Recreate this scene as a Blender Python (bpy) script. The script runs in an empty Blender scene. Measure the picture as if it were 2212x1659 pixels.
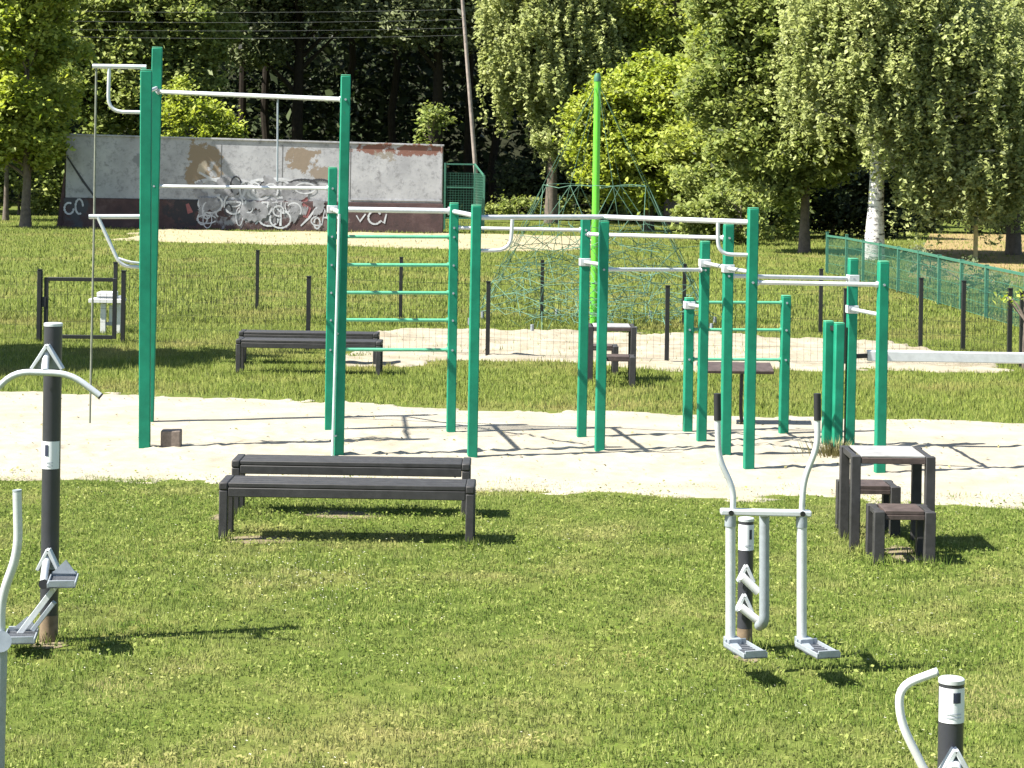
import bpy, math, random
import numpy as np
from mathutils import Vector, Matrix

R = math.radians
random.seed(7)
rng = np.random.default_rng(11)
scene = bpy.context.scene
col = scene.collection

# ------------------------------------------------------------------ camera
# all photograph measurements below are in a 2212 x 1659 frame
FOC, CAMH, HX, HY, ROLL = 4600.0, 3.08, 1106.0, 335.0, R(0.85)
cam_d = bpy.data.cameras.new('camera')
cam = bpy.data.objects.new('camera', cam_d)
col.objects.link(cam)
scene.camera = cam
cam_d.sensor_fit = 'HORIZONTAL'
cam_d.sensor_width = 36.0
cam_d.lens = 36.0 * FOC / 2212.0
cam_d.shift_y = -(829.5 - HY) / 2212.0
cam_d.clip_start = 0.1
cam_d.clip_end = 1000
cam.location = (0, 0, CAMH)
cr, sr = math.cos(ROLL), math.sin(ROLL)
right = Vector((cr, 0, sr)); up = Vector((-sr, 0, cr)); back = Vector((0, -1, 0))
cam.rotation_euler = Matrix((right, up, back)).transposed().to_euler()

# ------------------------------------------------------------------ light
SUN_EL, SUN_AZ = 52.0, 18.0        # shadows run to the right, a little away from the camera
scene.world = bpy.data.worlds.new('World')
scene.world.use_nodes = True
wn = scene.world.node_tree
bg = wn.nodes['Background']
sky = wn.nodes.new('ShaderNodeTexSky')
sky.sky_type = 'NISHITA'
sky.sun_disc = False
sky.sun_elevation = R(SUN_EL)
sdir = Vector((math.cos(R(SUN_EL)) * math.cos(R(SUN_AZ)), math.cos(R(SUN_EL)) * math.sin(R(SUN_AZ)), -math.sin(R(SUN_EL))))
sky.sun_rotation = math.atan2(-sdir.x, -sdir.y)
sky.altitude = 100
wn.links.new(sky.outputs[0], bg.inputs[0])
bg.inputs[1].default_value = 0.07
sun_d = bpy.data.lights.new('sun', 'SUN')
sun_d.energy = 5.0
sun_d.angle = R(0.5)
sun_d.color = (1.0, 0.955, 0.88)
sun = bpy.data.objects.new('sun', sun_d)
col.objects.link(sun)
sun.location = (-20, 0, 30)
sun.rotation_euler = sdir.to_track_quat('-Z', 'Y').to_euler()
scene.view_settings.view_transform = 'Standard'
scene.view_settings.look = 'None'
scene.view_settings.gamma = 1
scene.view_settings.use_curve_mapping = False
scene.view_settings.exposure = 1.74
scene.render.engine = 'CYCLES'
scene.cycles.max_bounces = 4
scene.cycles.diffuse_bounces = 3
scene.cycles.transparent_max_bounces = 6


# ------------------------------------------------------------------ picture -> place
def uv(px, py):
    dx, dy = px - HX, py - HY
    return dx * cr + dy * sr, -dx * sr + dy * cr


def G(px, py):                      # point on the ground
    u, v = uv(px, py)
    Y = FOC * CAMH / v
    return Vector((u * Y / FOC, Y, 0))


def U(px, py, Y):                   # point at distance Y
    u, v = uv(px, py)
    return Vector((u * Y / FOC, Y, CAMH - v * Y / FOC))


def pxy(x, y):                      # ground -> frame (arrays), for masks
    u, v = x / y * FOC, CAMH / y * FOC
    return HX + u * cr - v * sr, HY + u * sr + v * cr


# ------------------------------------------------------------------ materials
MATS = {}


def newmat(name):
    m = bpy.data.materials.new(name)
    m.use_nodes = True
    MATS[name] = m
    nt = m.node_tree
    return m, nt, nt.nodes['Principled BSDF']


def N(nt, typ, **kw):
    n = nt.nodes.new(typ)
    for k, v in kw.items():
        setattr(n, k, v)
    return n


def ramp(nt, fac, stops):
    r = N(nt, 'ShaderNodeValToRGB')
    el = r.color_ramp.elements
    while len(el) < len(stops):
        el.new(0.5)
    for e, (p, c) in zip(el, stops):
        e.position = p
        e.color = (*c, 1) if len(c) == 3 else c
    nt.links.new(fac, r.inputs[0])
    return r.outputs[0]


def noise(nt, scale, detail=4, rough=0.6, vec=None, dim='3D'):
    n = N(nt, 'ShaderNodeTexNoise')
    n.inputs['Scale'].default_value = scale
    n.inputs['Detail'].default_value = detail
    n.inputs['Roughness'].default_value = rough
    if vec is not None:
        nt.links.new(vec, n.inputs['Vector'])
    return n.outputs['Fac']


def mixc(nt, fac, a, b, mode='MIX'):
    m = N(nt, 'ShaderNodeMix', data_type='RGBA', blend_type=mode)
    for s, val in ((m.inputs[0], fac), (m.inputs[6], a), (m.inputs[7], b)):
        if isinstance(val, (int, float)):
            s.default_value = val
        elif isinstance(val, tuple):
            s.default_value = (*val, 1)
        else:
            nt.links.new(val, s)
    return m.outputs[2]


def math_n(nt, op, a, b=None, clamp=False):
    m = N(nt, 'ShaderNodeMath', operation=op, use_clamp=clamp)
    for i, val in enumerate((a, b)):
        if val is None:
            continue
        if isinstance(val, (int, float)):
            m.inputs[i].default_value = val
        else:
            nt.links.new(val, m.inputs[i])
    return m.outputs[0]


def bump(nt, bsdf, h, strength=0.3, dist=0.01):
    b = N(nt, 'ShaderNodeBump')
    b.inputs['Strength'].default_value = strength
    b.inputs['Distance'].default_value = dist
    nt.links.new(h, b.inputs['Height'])
    nt.links.new(b.outputs[0], bsdf.inputs['Normal'])


def worldpos(nt):
    return N(nt, 'ShaderNodeNewGeometry').outputs['Position']


def paint(name, c, rough=0.45, metal=0.0, var=0.18, wear=None, wscale=9, bumpy=0.0, spec=0.5):
    m, nt, b = newmat(name)
    p = worldpos(nt)
    f = noise(nt, wscale, 6, 0.65, p)
    dark = tuple(x * (1 - var) for x in c)
    lite = tuple(min(1, x * (1 + var)) for x in c)
    cc = ramp(nt, f, [(0.3, dark), (0.7, lite)])
    if wear:
        f2 = noise(nt, wscale * 4.3, 8, 0.75, p)
        msk = ramp(nt, f2, [(0.62, (0, 0, 0)), (0.70, (1, 1, 1))])
        cc = mixc(nt, msk, cc, wear)
    nt.links.new(cc, b.inputs['Base Color'])
    b.inputs['Metallic'].default_value = metal
    b.inputs['Specular IOR Level'].default_value = spec
    f3 = noise(nt, wscale * 2, 5, 0.7, p)
    rr = math_n(nt, 'MULTIPLY_ADD', f3, 0.3)
    rr.node.inputs[2].default_value = rough - 0.15
    nt.links.new(rr, b.inputs['Roughness'])
    if bumpy:
        bump(nt, b, noise(nt, 60, 6, 0.7, p), bumpy, 0.004)
    return m


paint('green_post', (0.0085, 0.172, 0.098), 0.55, var=0.22, wear=(0.03, 0.14, 0.085), wscale=4, spec=0.22)
paint('green_rung', (0.07, 0.294, 0.168), 0.4, var=0.12)
paint('lime_paint', (0.1152, 0.4752, 0.036), 0.35, var=0.08)
paint('galvanised', (0.4836, 0.507, 0.5148), 0.36, metal=0.25, var=0.10, wear=(0.351, 0.3666, 0.3744), wscale=14)
paint('steel_grey', (0.27, 0.3, 0.3225), 0.42, metal=0.25, var=0.14, wscale=14)
paint('tread_steel', (0.16, 0.168, 0.178), 0.5, metal=0.3, var=0.2, wscale=40, bumpy=0.5)
paint('dark_pole', (0.03, 0.03075, 0.0375), 0.36, var=0.12, wscale=6)
paint('dirty_pole', (0.16, 0.115, 0.07), 0.8, var=0.35, wscale=18)
paint('dark_plastic', (0.0325, 0.0315, 0.031), 0.6, var=0.28, wear=(0.058, 0.056, 0.053), wscale=11, bumpy=0.15, spec=0.3)
paint('brown_board', (0.058, 0.043, 0.038), 0.7, var=0.35, wscale=13, bumpy=0.25, spec=0.3)
paint('pale_top', (0.24, 0.235, 0.225), 0.55, var=0.2, wscale=8)
paint('black_grip', (0.008, 0.008, 0.009), 0.6, var=0.2)
paint('black_metal', (0.007, 0.008, 0.0075), 0.5, var=0.2)
paint('sticker', (0.624, 0.632, 0.64), 0.4, var=0.04)
paint('sticker_mark', (0.02, 0.025, 0.05), 0.5, var=0.1)
paint('sticker_line', (0.38, 0.40, 0.43), 0.5, var=0.1)
paint('white_paint', (0.5772, 0.5772, 0.5616), 0.5, var=0.08)
paint('lit_edge_green', (0.42, 0.56, 0.50), 0.4, var=0.1)  # sunlit tone of the green post edge
paint('rope_thin', (0.05, 0.10, 0.065), 0.85, var=0.2, spec=0.1)
paint('rope_pale', (0.10, 0.19, 0.135), 0.85, var=0.3, wscale=12, spec=0.1)
paint('rope_dark', (0.16, 0.17, 0.13), 0.85, var=0.3)
paint('concrete_block', (0.154, 0.1225, 0.098), 0.9, var=0.4, wscale=25, bumpy=0.6)
paint('fence_green', (0.035, 0.13, 0.085), 0.55, var=0.2)
paint('pole_wood', (0.2448, 0.2016, 0.1728), 0.85, var=0.3, wscale=4)
paint('bark', (0.10, 0.080, 0.062), 0.9, var=0.45, wscale=7, bumpy=0.8)
paint('bark_shaded', (0.022, 0.018, 0.014), 0.95, var=0.4, wscale=7, spec=0.1)  # bark darkened in colour for the shade inside the wood
paint('wood_post', (0.36, 0.30, 0.14), 0.85, var=0.25, wscale=9)
paint('wire', (0.13, 0.135, 0.13), 0.6, var=0.1)
paint('graffiti_white', (0.4032, 0.4104, 0.4248), 0.7, var=0.3, wear=(0.2016, 0.2016, 0.2088), wscale=3)
paint('graffiti_shadow_black', (0.03, 0.03, 0.035), 0.7, var=0.2)
paint('graffiti_red', (0.21, 0.07, 0.07), 0.7, var=0.2)
paint('litter', (0.018, 0.020, 0.010), 0.95, var=0.4, wscale=0.8, spec=0.1)  # near-black so the added slope reads as woodland darkness
paint('clover_white', (0.44, 0.44, 0.336), 0.8, var=0.1)
paint('graffiti_grey', (0.20, 0.20, 0.21), 0.8, var=0.45, wear=(0.10, 0.09, 0.09), wscale=3)
paint('wall_joint', (0.10, 0.10, 0.10), 0.9, var=0.4, wscale=6)
paint('dry_tuft', (0.176, 0.16, 0.056), 0.8, var=0.3)


def birch_bark():
    m, nt, b = newmat('birch_bark')
    p = worldpos(nt)
    mp = N(nt, 'ShaderNodeMapping')
    mp.inputs['Scale'].default_value = (2.2, 2.2, 5.5)
    nt.links.new(p, mp.inputs[0])
    f = noise(nt, 2.6, 7, 0.7, mp.outputs[0])
    c = ramp(nt, f, [(0.40, (0.06, 0.055, 0.05)), (0.48, (0.52, 0.50, 0.48)), (0.8, (0.72, 0.70, 0.68))])
    nt.links.new(c, b.inputs['Base Color'])
    b.inputs['Roughness'].default_value = 0.8
    bump(nt, b, f, 0.6, 0.02)


birch_bark()


def upnormal(nt, bsdf, geo, k, z):
    a = N(nt, 'ShaderNodeVectorMath', operation='SCALE'); a.inputs[3].default_value = k
    nt.links.new(geo.outputs['Normal'], a.inputs[0])
    b = N(nt, 'ShaderNodeVectorMath', operation='ADD'); b.inputs[1].default_value = (0, 0, z)
    nt.links.new(a.outputs[0], b.inputs[0])
    c = N(nt, 'ShaderNodeVectorMath', operation='NORMALIZE')
    nt.links.new(b.outputs[0], c.inputs[0])
    nt.links.new(c.outputs[0], bsdf.inputs['Normal'])


def leafmat(name, c1, c2, c3, trans=0.42, pscale=0.55):
    m, nt, b = newmat(name)
    g = N(nt, 'ShaderNodeNewGeometry')
    rnd = g.outputs['Random Per Island']
    c = ramp(nt, rnd, [(0.0, c1), (0.55, c2), (1.0, c3)])
    f = noise(nt, pscale, 3, 0.6, g.outputs['Position'])
    c = mixc(nt, ramp(nt, f, [(0.35, (0, 0, 0)), (0.7, (1, 1, 1))]), c, mixc(nt, 0.55, c, c3))
    nt.links.new(c, b.inputs['Base Color'])
    upnormal(nt, b, g, 1.0, 0.8)
    b.inputs['Roughness'].default_value = 0.55
    b.inputs['Specular IOR Level'].default_value = 0.25
    t = N(nt, 'ShaderNodeBsdfTranslucent')
    hs = N(nt, 'ShaderNodeHueSaturation')
    hs.inputs['Value'].default_value = 1.15
    hs.inputs['Saturation'].default_value = 1.15
    nt.links.new(c, hs.inputs['Color'])
    nt.links.new(hs.outputs[0], t.inputs['Color'])
    mx = N(nt, 'ShaderNodeMixShader')
    mx.inputs[0].default_value = trans
    nt.links.new(b.outputs[0], mx.inputs[1])
    nt.links.new(t.outputs[0], mx.inputs[2])
    nt.links.new(mx.outputs[0], nt.nodes['Material Output'].inputs[0])
    return m


leafmat('leaf_birch', (0.14, 0.172, 0.055), (0.29, 0.33, 0.115), (0.48, 0.51, 0.23), 0.48)
leafmat('leaf_bright', (0.13, 0.18, 0.030), (0.25, 0.31, 0.048), (0.42, 0.46, 0.10))
leafmat('leaf_fresh', (0.13, 0.175, 0.035), (0.24, 0.29, 0.055), (0.40, 0.43, 0.11))
leafmat('leaf_mid', (0.10, 0.14, 0.035), (0.18, 0.23, 0.060), (0.33, 0.36, 0.12))
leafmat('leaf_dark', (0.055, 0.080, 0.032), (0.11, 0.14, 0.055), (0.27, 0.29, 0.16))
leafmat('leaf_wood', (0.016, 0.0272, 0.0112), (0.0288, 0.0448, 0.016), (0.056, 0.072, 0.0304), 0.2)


def grassmat(name, c1, c2, c3, dry, amount, pscale, zones=()):
    m, nt, b = newmat(name)
    g = N(nt, 'ShaderNodeNewGeometry')
    c = ramp(nt, g.outputs['Random Per Island'], [(0, c1), (0.55, c2), (1, c3)])
    f = noise(nt, pscale, 5, 0.6, g.outputs['Position'])
    c = mixc(nt, ramp(nt, f, [(amount, (0, 0, 0)), (amount + 0.22, (1, 1, 1))]), c, dry)
    for cx, cy, rx, ry in zones:
        sep = N(nt, 'ShaderNodeSeparateXYZ'); nt.links.new(g.outputs['Position'], sep.inputs[0])
        dx = math_n(nt, 'DIVIDE', math_n(nt, 'SUBTRACT', sep.outputs[0], cx), rx)
        dy = math_n(nt, 'DIVIDE', math_n(nt, 'SUBTRACT', sep.outputs[1], cy), ry)
        d = math_n(nt, 'ADD', math_n(nt, 'MULTIPLY', dx, dx), math_n(nt, 'MULTIPLY', dy, dy))
        d = math_n(nt, 'ADD', d, math_n(nt, 'MULTIPLY', math_n(nt, 'SUBTRACT', noise(nt, 2.6, 6, 0.7, g.outputs['Position']), 0.5), 3.2))
        c = mixc(nt, ramp(nt, d, [(0.35, (0.75, 0.75, 0.75)), (1.0, (0, 0, 0))]), c, dry)
    f2 = noise(nt, pscale * 3.7, 3, 0.6, g.outputs['Position'])
    c = mixc(nt, ramp(nt, f2, [(0.42, (0, 0, 0)), (0.62, (0.6, 0.6, 0.6))]), c, c1)
    nt.links.new(c, b.inputs['Base Color'])
    upnormal(nt, b, g, 0.55, 0.8)
    b.inputs['Roughness'].default_value = 0.6
    b.inputs['Specular IOR Level'].default_value = 0.1
    t = N(nt, 'ShaderNodeBsdfTranslucent')
    nt.links.new(c, t.inputs['Color'])
    mx = N(nt, 'ShaderNodeMixShader')
    mx.inputs[0].default_value = 0.4
    nt.links.new(b.outputs[0], mx.inputs[1])
    nt.links.new(t.outputs[0], mx.inputs[2])
    nt.links.new(mx.outputs[0], nt.nodes['Material Output'].inputs[0])


grassmat('grass_lawn', (0.070, 0.118, 0.018), (0.172, 0.225, 0.040), (0.37, 0.40, 0.13), (0.35, 0.32, 0.125), 0.50, 0.8,
         [(*G(660, 1655).xy, 1.1, 0.75), (*G(1050, 1600).xy, 0.6, 0.35), (*G(2120, 1520).xy, 0.35, 0.5)])
grassmat('grass_far', (0.10, 0.14, 0.022), (0.185, 0.225, 0.040), (0.29, 0.31, 0.09), (0.29, 0.25, 0.09), 0.50, 0.3)


def groundmat():
    m, nt, b = newmat('ground_soil')
    p = worldpos(nt)
    f = noise(nt, 0.6, 6, 0.6, p)
    f2 = noise(nt, 9, 6, 0.7, p)
    c = ramp(nt, f, [(0.35, (0.075, 0.105, 0.020)), (0.55, (0.105, 0.13, 0.028)), (0.72, (0.16, 0.145, 0.05))])
    c = mixc(nt, ramp(nt, f2, [(0.35, (0, 0, 0)), (0.7, (0.7, 0.7, 0.7))]), c, (0.05, 0.062, 0.015))
    nt.links.new(c, b.inputs['Base Color'])
    b.inputs['Roughness'].default_value = 0.95
    b.inputs['Specular IOR Level'].default_value = 0.05
    bump(nt, b, f2, 0.8, 0.03)


def sandmat(name, a, bb, cc):
    m, nt, b = newmat(name)
    p = worldpos(nt)
    f = noise(nt, 1.3, 6, 0.65, p)
    f2 = noise(nt, 45, 5, 0.75, p)
    c = ramp(nt, f, [(0.35, a), (0.55, bb), (0.75, cc)])
    c = mixc(nt, ramp(nt, f2, [(0.58, (0, 0, 0)), (0.75, (0.55, 0.55, 0.55))]), c, tuple(x * 0.55 for x in a))
    nt.links.new(c, b.inputs['Base Color'])
    b.inputs['Roughness'].default_value = 0.95
    b.inputs['Specular IOR Level'].default_value = 0.1
    bump(nt, b, f2, 0.5, 0.01)


groundmat()
sandmat('sand', (0.25, 0.220, 0.166), (0.292, 0.266, 0.208), (0.322, 0.300, 0.245))
sandmat('sand_gravel', (0.20, 0.170, 0.120), (0.27, 0.242, 0.182), (0.31, 0.285, 0.22))
sandmat('path_sand', (0.23, 0.20, 0.12), (0.275, 0.24, 0.155), (0.30, 0.265, 0.18))
sandmat('bare_soil', (0.13, 0.105, 0.065), (0.19, 0.16, 0.10), (0.24, 0.205, 0.14))
sandmat('dry_earth', (0.18, 0.144, 0.063), (0.234, 0.171, 0.081), (0.27, 0.18, 0.099))


def ellipse_mask(nt, p, cx, cz, rx, rz, soft=0.25, wob=0.5, ns=2.2):
    sep = N(nt, 'ShaderNodeSeparateXYZ')
    nt.links.new(p, sep.inputs[0])
    dx = math_n(nt, 'DIVIDE', math_n(nt, 'SUBTRACT', sep.outputs[0], cx), rx)
    dz = math_n(nt, 'DIVIDE', math_n(nt, 'SUBTRACT', sep.outputs[2], cz), rz)
    d = math_n(nt, 'ADD', math_n(nt, 'MULTIPLY', dx, dx), math_n(nt, 'MULTIPLY', dz, dz))
    f = noise(nt, ns, 6, 0.7, p)
    d = math_n(nt, 'ADD', d, math_n(nt, 'MULTIPLY', math_n(nt, 'SUBTRACT', f, 0.5), wob * 8))
    return ramp(nt, d, [(0.55 if soft < 0.3 else 0.3, (1, 1, 1)), (0.75, (0, 0, 0))])


def wallmats():
    wl = U(140, 498, 82.9)
    m, nt, b = newmat('wall_plaster')
    p = worldpos(nt)
    f = noise(nt, 1.1, 7, 0.65, p)
    f2 = noise(nt, 4, 9, 0.78, p)
    c = ramp(nt, f, [(0.3, (0.235, 0.238, 0.248)), (0.5, (0.30, 0.303, 0.312)), (0.72, (0.36, 0.362, 0.37))])
    c = mixc(nt, ramp(nt, f2, [(0.5, (0, 0, 0)), (0.66, (0.8, 0.8, 0.8))]), c, (0.13, 0.13, 0.137))
    for px, py, rx, rz, cc, w in ((436, 355, 0.8, 0.9, (0.20, 0.155, 0.105), 0.55), (652, 340, 0.8, 0.6, (0.19, 0.15, 0.11), 0.6),
                                  (690, 372, 0.5, 0.3, (0.20, 0.165, 0.13), 0.7), (855, 324, 2.2, 0.26, (0.16, 0.075, 0.055), 0.6),
                                  (835, 336, 0.5, 0.25, (0.21, 0.19, 0.16), 0.6), (300, 345, 0.3, 0.3, (0.18, 0.185, 0.195), 0.7),
                                  (440, 362, 0.25, 0.3, (0.33, 0.28, 0.21), 0.5)):
        q = U(px, py, 82.9)
        c = mixc(nt, ellipse_mask(nt, p, q.x, q.z, rx, rz, 0.2, w), c, cc)
    nt.links.new(c, b.inputs['Base Color'])
    b.inputs['Roughness'].default_value = 0.9
    bump(nt, b, f2, 0.5, 0.02)
    m, nt, b = newmat('wall_plinth')
    p = worldpos(nt)
    f = noise(nt, 1.6, 7, 0.7, p)
    c = ramp(nt, f, [(0.32, (0.038, 0.024, 0.024)), (0.55, (0.066, 0.036, 0.035)), (0.75, (0.11, 0.07, 0.065))])
    for px, py, rx, rz, cc, w in ((520, 455, 1.6, 0.7, (0.20, 0.20, 0.21), 0.7), (600, 460, 1.2, 0.6, (0.16, 0.155, 0.16), 0.7),
                                  (400, 450, 0.9, 0.8, (0.025, 0.024, 0.028), 0.6), (170, 450, 0.6, 0.9, (0.05, 0.05, 0.055), 0.6),
                                  (700, 480, 1.0, 0.4, (0.14, 0.10, 0.09), 0.7)):
        q = U(px, py, 82.9)
        c = mixc(nt, ellipse_mask(nt, p, q.x, q.z, rx, rz, 0.4, w), c, cc)
    nt.links.new(c, b.inputs['Base Color'])
    b.inputs['Roughness'].default_value = 0.9
    bump(nt, b, noise(nt, 9, 7, 0.7, p), 0.5, 0.02)


wallmats()


# ------------------------------------------------------------------ mesh helpers
class MB:
    def __init__(self):
        self.v, self.f = [], []

    def add(self, vs, fs):
        o = len(self.v)
        self.v += [tuple(x) for x in vs]
        self.f += [tuple(i + o for i in f) for f in fs]
        return self

    def box(self, c, s, rz=0.0, M=None):
        hx, hy, hz = s[0] / 2, s[1] / 2, s[2] / 2
        pts = [Vector((x * hx, y * hy, z * hz)) for z in (-1, 1) for y in (-1, 1) for x in (-1, 1)]
        rot = M if M is not None else Matrix.Rotation(rz, 3, 'Z')
        c = Vector(c)
        return self.add([rot @ p + c for p in pts],
                        [(0, 2, 3, 1), (4, 5, 7, 6), (0, 1, 5, 4), (2, 6, 7, 3), (0, 4, 6, 2), (1, 3, 7, 5)])

    def bar(self, a, b, w, h):          # rectangular bar from a to b
        a, b = Vector(a), Vector(b)
        d = (b - a)
        M = d.to_track_quat('X', 'Z').to_matrix()
        return self.box((a + b) / 2, (d.length, w, h), M=M)

    def tube(self, pts, r, seg=10, caps=True):
        pts = [Vector(p) for p in pts]
        n = len(pts)
        rs = r if isinstance(r, (list, tuple)) else [r] * n
        t0 = (pts[1] - pts[0]).normalized()
        ref = Vector((0, 0, 1)) if abs(t0.z) < 0.9 else Vector((1, 0, 0))
        u = t0.cross(ref).normalized()
        vs, fs = [], []
        for i, p in enumerate(pts):
            if i == 0:
                t = pts[1] - pts[0]
            elif i == n - 1:
                t = pts[-1] - pts[-2]
            else:
                t = (pts[i + 1] - p).normalized() + (p - pts[i - 1]).normalized()
            t.normalize()
            u = (u - t * u.dot(t)).normalized()
            w = t.cross(u)
            for k in range(seg):
                a = 2 * math.pi * k / seg
                vs.append(p + (u * math.cos(a) + w * math.sin(a)) * rs[i])
        for i in range(n - 1):
            for k in range(seg):
                k2 = (k + 1) % seg
                fs.append((i * seg + k, i * seg + k2, (i + 1) * seg + k2, (i + 1) * seg + k))
        if caps:
            fs.append(tuple(range(seg))[::-1])
            fs.append(tuple((n - 1) * seg + k for k in range(seg)))
        return self.add(vs, fs)

    def prism(self, poly, thick, axis):  # polygon (3d points) extruded along axis
        ax = Vector(axis).normalized() * thick
        n = len(poly)
        vs = [Vector(p) for p in poly] + [Vector(p) + ax for p in poly]
        fs = [tuple(range(n))[::-1], tuple(range(n, 2 * n))]
        fs += [(i, (i + 1) % n, n + (i + 1) % n, n + i) for i in range(n)]
        return self.add(vs, fs)

    def build(self, name, mat, parent=None, origin=None, bevel=0.0, smooth=True, kind=None):
        me = bpy.data.meshes.new(name)
        o = Vector((0, 0, 0))
        if parent is not None:
            o = Vector(parent.get('_o', (0, 0, 0)))
        elif origin is not None:
            o = Vector(origin)
        me.from_pydata([(x - o.x, y - o.y, z - o.z) for x, y, z in self.v], [], self.f)
        me.validate()
        if smooth:
            me.polygons.foreach_set('use_smooth', [True] * len(me.polygons))
            me.set_sharp_from_angle(angle=R(35))
        me.materials.append(MATS[mat])
        ob = bpy.data.objects.new(name, me)
        col.objects.link(ob)
        if parent is not None:
            ob.parent = parent
            ob['_o'] = tuple(o)
        elif origin is not None:
            ob.location = o
            ob['_o'] = tuple(o)
        if bevel:
            md = ob.modifiers.new('bevel', 'BEVEL')
            md.width = bevel
            md.segments = 2
            md.limit_method = 'ANGLE'
            md.angle_limit = R(50)
        if kind:
            ob['kind'] = kind
        return ob


def arc(a, c, b, n=6):               # rounded corner a -> c -> b (quadratic)
    a, b, c = Vector(a), Vector(b), Vector(c)
    return [a * (1 - t) ** 2 + c * 2 * t * (1 - t) + b * t * t for t in [i / n for i in range(n + 1)]]


def bend(pts, rad=0.08, n=5):        # polyline with rounded corners
    pts = [Vector(p) for p in pts]
    out = [pts[0]]
    for i in range(1, len(pts) - 1):
        p, q, r_ = pts[i - 1], pts[i], pts[i + 1]
        d1 = min(rad, (q - p).length * 0.45)
        d2 = min(rad, (r_ - q).length * 0.45)
        out += arc(q + (p - q).normalized() * d1, q, q + (r_ - q).normalized() * d2, n)
    return out + [pts[-1]]


def thing(name, label, cat, loc=(0, 0, 0), group=None):
    o = bpy.data.objects.new(name, None)
    o.empty_display_size = 0.2
    col.objects.link(o)
    o.location = loc
    o['_o'] = tuple(loc)
    return tag(o, label, cat, group)


def tag(o, label=None, cat=None, group=None, kind=None):
    if label: o['label'] = label
    if cat: o['category'] = cat
    if group: o['group'] = group
    if kind: o['kind'] = kind
    return o


def dup(root, loc, label=None, rz=0.0):
    r_ = root.copy(); col.objects.link(r_)
    r_.location = loc; r_.rotation_euler = (0, 0, rz)
    if label: r_['label'] = label
    for ch in list(root.children):
        c = ch.copy(); col.objects.link(c); c.parent = r_
        for g in list(ch.children):
            d = g.copy(); col.objects.link(d); d.parent = c
    return r_


def fastmesh(name, verts, nper, mat):  # n-gons that share no vertices
    n = len(verts) // nper
    me = bpy.data.meshes.new(name)
    me.vertices.add(len(verts))
    me.vertices.foreach_set('co', verts.astype(np.float32).ravel())
    me.loops.add(len(verts))
    me.loops.foreach_set('vertex_index', np.arange(len(verts), dtype=np.int32))
    me.polygons.add(n)
    me.polygons.foreach_set('loop_start', np.arange(0, len(verts), nper, dtype=np.int32))
    me.update(calc_edges=True)
    me.materials.append(MATS[mat])
    return me


def gridmesh(name, X, Y, Z, mat):
    ny, nx = X.shape
    me = bpy.data.meshes.new(name)
    v = np.stack([X, Y, Z], -1).reshape(-1, 3)
    idx = np.arange(nx * ny).reshape(ny, nx)
    f = np.stack([idx[:-1, :-1], idx[:-1, 1:], idx[1:, 1:], idx[1:, :-1]], -1).reshape(-1, 4)
    me.vertices.add(len(v)); me.vertices.foreach_set('co', v.astype(np.float32).ravel())
    me.loops.add(f.size); me.loops.foreach_set('vertex_index', f.astype(np.int32).ravel())
    me.polygons.add(len(f)); me.polygons.foreach_set('loop_start', np.arange(0, f.size, 4, dtype=np.int32))
    me.polygons.foreach_set('use_smooth', [True] * len(f))
    me.update(calc_edges=True)
    me.materials.append(MATS[mat])
    o = bpy.data.objects.new(name, me); col.objects.link(o)
    return o


def vnoise(x, y, s, seed=0):          # cheap smooth value noise
    r0 = np.random.default_rng(seed)
    tab = r0.random((64, 64))
    gx, gy = x / s, y / s
    ix, iy = np.floor(gx).astype(int), np.floor(gy).astype(int)
    fx, fy = gx - ix, gy - iy
    fx, fy = fx * fx * (3 - 2 * fx), fy * fy * (3 - 2 * fy)
    a = tab[ix % 64, iy % 64]; b = tab[(ix + 1) % 64, iy % 64]
    c = tab[ix % 64, (iy + 1) % 64]; d = tab[(ix + 1) % 64, (iy + 1) % 64]
    return (a * (1 - fx) + b * fx) * (1 - fy) + (c * (1 - fx) + d * fx) * fy


# ------------------------------------------------------------------ ground, sand, path
def line_y(x, pts):                   # edge of a bed given as picture points -> y(x)
    g = [G(*p) for p in pts]
    xs = np.array([p.x for p in g]); ys = np.array([p.y for p in g])
    o = np.argsort(xs)
    return np.interp(x, xs[o], ys[o])


NEAR1 = [(-400, 1030), (0, 1036), (300, 1042), (560, 1048), (1000, 1064), (1300, 1070), (1700, 1080), (2212, 1099), (2600, 1112)]
FAR1 = [(-400, 838), (0, 847), (300, 852), (600, 862), (720, 872), (1000, 884), (1300, 890), (1700, 902), (2212, 916), (2600, 925)]
NEAR2 = [(700, 792), (860, 788), (1050, 780), (1250, 786), (1450, 800), (1750, 800), (2050, 806), (2160, 806)]
FAR2 = [(700, 714), (860, 706), (1050, 712), (1300, 716), (1500, 722), (1750, 728), (2000, 752), (2160, 790)]


def pit1(x, y):                       # >0 inside, metres to the nearest edge
    w = (vnoise(x, y, 0.5, 3) - 0.5) * 0.5 + (vnoise(x, y, 0.13, 4) - 0.5) * 0.22
    return np.minimum(y - line_y(x, NEAR1), line_y(x, FAR1) - y) + w


def pit2(x, y):
    w = (vnoise(x, y, 0.9, 5) - 0.5) * 1.0 + (vnoise(x, y, 0.25, 6) - 0.5) * 0.4
    xl, xr = G(770, 750).x, G(2110, 780).x
    d = np.minimum(y - line_y(x, NEAR2), line_y(x, FAR2) - y)
    return np.minimum(d, np.minimum(x - xl, xr - x)) + w


def pathd(x, y):
    w = (vnoise(x, y, 2.0, 7) - 0.5) * 2.0
    ymin = np.interp(x, [-14.5, -11, 0, 4], [73, 71, 68.5, 68]); ymax = np.interp(x, [-14.5, 4], [82, 82])
    return np.minimum(np.minimum(y - ymin, ymax - y), np.minimum(x + 13.5, 3 - x)) + w


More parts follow.
